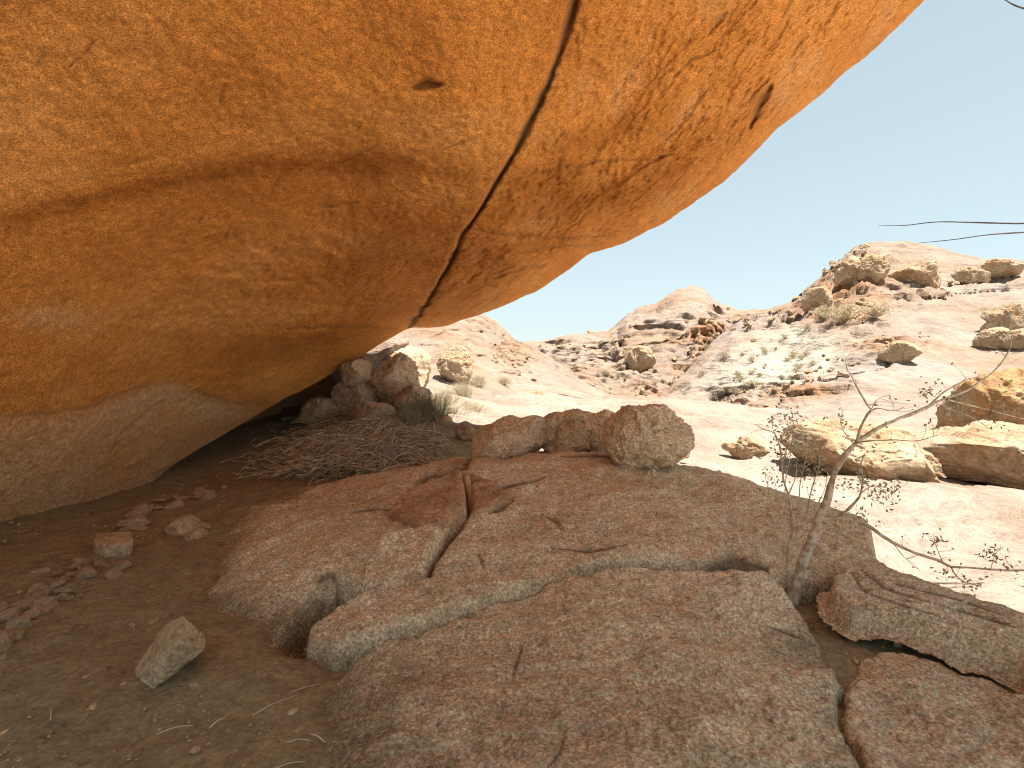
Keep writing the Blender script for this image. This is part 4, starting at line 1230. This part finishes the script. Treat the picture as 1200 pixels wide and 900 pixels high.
# leaves hang in sparse clusters
r4 = np.random.RandomState(5)
cl = []
for (u, v, su, sv, n, d) in [(945, 515, 7, 12, 26, D0), (898, 560, 6, 12, 14, D0 + .1), (929, 488, 6, 9, 18, D0), (968, 558, 6, 10, 16, D0 - .1), (917, 520, 8, 14, 46, D0 + .05), (932, 508, 8, 10, 26, D0), (926, 540, 9, 14, 34, D0 + .05), (951, 548, 8, 14, 34, D0 - .05), (962, 535, 5, 8, 12, D0 - .1), (915, 550, 7, 10, 20, D0 + .1),
                             (984, 568, 7, 5, 14, D0 - .1), (1010, 545, 7, 16, 40, D0 - .3), (1013, 560, 5, 8, 16, D0 - .3), (1034, 572, 8, 7, 22, D0 - .25), (1046, 580, 7, 8, 26, D0 - .2), (1022, 580, 7, 6, 12, D0 - .25),
                             (1087, 458, 7, 5, 24, D0 + .2), (1100, 466, 7, 5, 10, D0 + .2), (990, 495, 4, 8, 8, D0 - .2), (1098, 632, 4, 6, 14, D0 - .35), (1163, 648, 8, 7, 20, D0 - .4), (1110, 668, 10, 5, 12, D0 - .35), (1135, 683, 8, 5, 12, D0 - .3),
                             (1180, 660, 12, 6, 12, D0 - .45), (1150, 480, 20, 15, 26, D0 + .3), (1175, 470, 12, 12, 20, D0 + .4), (905, 495, 6, 8, 10, D0 + .1), (1020, 560, 14, 20, 16, D0 - .25), (975, 600, 10, 12, 8, D0 - .1), (1010, 605, 14, 12, 14, D0 - .3)]:
    for k in range(int(n * 1.7)):
        cl.append(at(r4.normal(u, su), r4.normal(v, sv), d + r4.normal(0, .08)))
for e in tips:
    for q in range(2): cl.append(e + r4.normal(size=3) * .012)
cl = np.array(cl)
d = r4.normal(size=cl.shape) * np.array([1, 1, .6]) - np.array([0, 0, .7]); d /= np.linalg.norm(d, axis=1)[:, None]
v, f = quads(cl, d, r4.uniform(.018, .036, len(cl)), r4.uniform(.005, .009, len(cl)), 3)
part('foliage', mesh_np('foliage', v, f, smooth=False), 'leaf')

# bare tree just outside the frame whose twigs reach in against the sky
bt = bpy.data.objects.new('bare_tree', None); COL.objects.link(bt)
bb = hit(T, 1420, 690, 2, 9); bt.location = bb
tag(bt, 'bare tree beyond the right edge, two thin dark twigs reaching in against sky', 'tree')
bpy.context.view_layer.update()
def part2(name, pts, d0, d1, ra, rb, seed):
    t_ = Tubes(); t_.add(wpath(pts, d0, d1, 36, .01, seed), ra, rb, 7, .2)
    o = link(name, t_.mesh(name), M['bark_grey'], bt); o.matrix_parent_inverse = bt.matrix_world.inverted()
db = bb[1]
part2('trunk', [(1420, 695), (1412, 560), (1425, 420), (1415, 300), (1430, 180), (1420, 60)], db, db, .05, .02, 301)
part2('branch', [(1420, 330), (1330, 275), (1260, 264), (1200, 262), (1150, 261), (1100, 260), (1062, 264), (1030, 264)], db, db + .2, .013, .0016, 302)
part2('branch', [(1421, 300), (1320, 262), (1240, 268), (1200, 272), (1160, 275), (1115, 281), (1075, 285)], db, db - .2, .012, .0018, 303)
part2('branch', [(1424, 200), (1330, 60), (1260, 25), (1200, 10), (1178, 0), (1160, -12)], db, db, .014, .0016, 304)
part2('branch', [(1420, 100), (1380, 20), (1390, -60)], db, db + .3, .014, .002, 305)

# ------------------------------------------------------------------ camera, light, world
cam = bpy.data.cameras.new('camera'); co_ = bpy.data.objects.new('camera', cam); COL.objects.link(co_)
cam.sensor_width = 36; cam.lens = F / 1200 * 36
cam.clip_end = 3000; cam.clip_start = .05
co_.location = CAM; co_.rotation_euler = (math.pi / 2 - PITCH, 0, 0)
SC.camera = co_

SUN = np.array([0.30, -0.06, 0.95]); SUN /= np.linalg.norm(SUN)
sl = bpy.data.lights.new('sun', 'SUN'); sl.energy = 4.2; sl.angle = R(.53); sl.color = (1, .95, .88)
so = bpy.data.objects.new('sun', sl); COL.objects.link(so)
from mathutils import Vector
so.rotation_euler = Vector(-SUN).to_track_quat('-Z', 'Y').to_euler()
so.location = (5, -5, 40)
w = bpy.data.worlds.new('World'); SC.world = w; w.use_nodes = True
nt = w.node_tree; bg = nt.nodes['Background']
sky = nt.nodes.new('ShaderNodeTexSky'); sky.sky_type = 'NISHITA'; sky.sun_disc = False
sky.sun_elevation = math.asin(SUN[2]); sky.sun_rotation = math.atan2(SUN[0], SUN[1])
sky.air_density = 1.0; sky.dust_density = 0.6; sky.ozone_density = 1.0; sky.altitude = 1000
hs = nt.nodes.new('ShaderNodeHueSaturation'); hs.inputs['Saturation'].default_value = .42; hs.inputs['Hue'].default_value = .485
mx = nt.nodes.new('ShaderNodeMix'); mx.data_type = 'RGBA'; mx.blend_type = 'MULTIPLY'; mx.inputs[0].default_value = 1; mx.inputs[7].default_value = (.97, 1.0, .93, 1)
nt.links.new(sky.outputs[0], hs.inputs['Color']); nt.links.new(hs.outputs[0], mx.inputs[6]); 
hz = nt.nodes.new('ShaderNodeMix'); hz.data_type = 'RGBA'; hz.inputs[0].default_value = .55; hz.inputs[7].default_value = (3.1, 4.15, 4.75, 1)   # pale haze colour evens the sky out, brightening its unseen top as fill
nt.links.new(mx.outputs[2], hz.inputs[6]); nt.links.new(hz.outputs[2], bg.inputs[0]); bg.inputs[1].default_value = .055
vs = SC.view_settings; vs.view_transform = 'Standard'; vs.look = 'None'; vs.exposure = 1.74; vs.gamma = 1

SC.cycles.max_bounces = 16; SC.cycles.diffuse_bounces = 10
SC.cycles.filter_width = 1.1
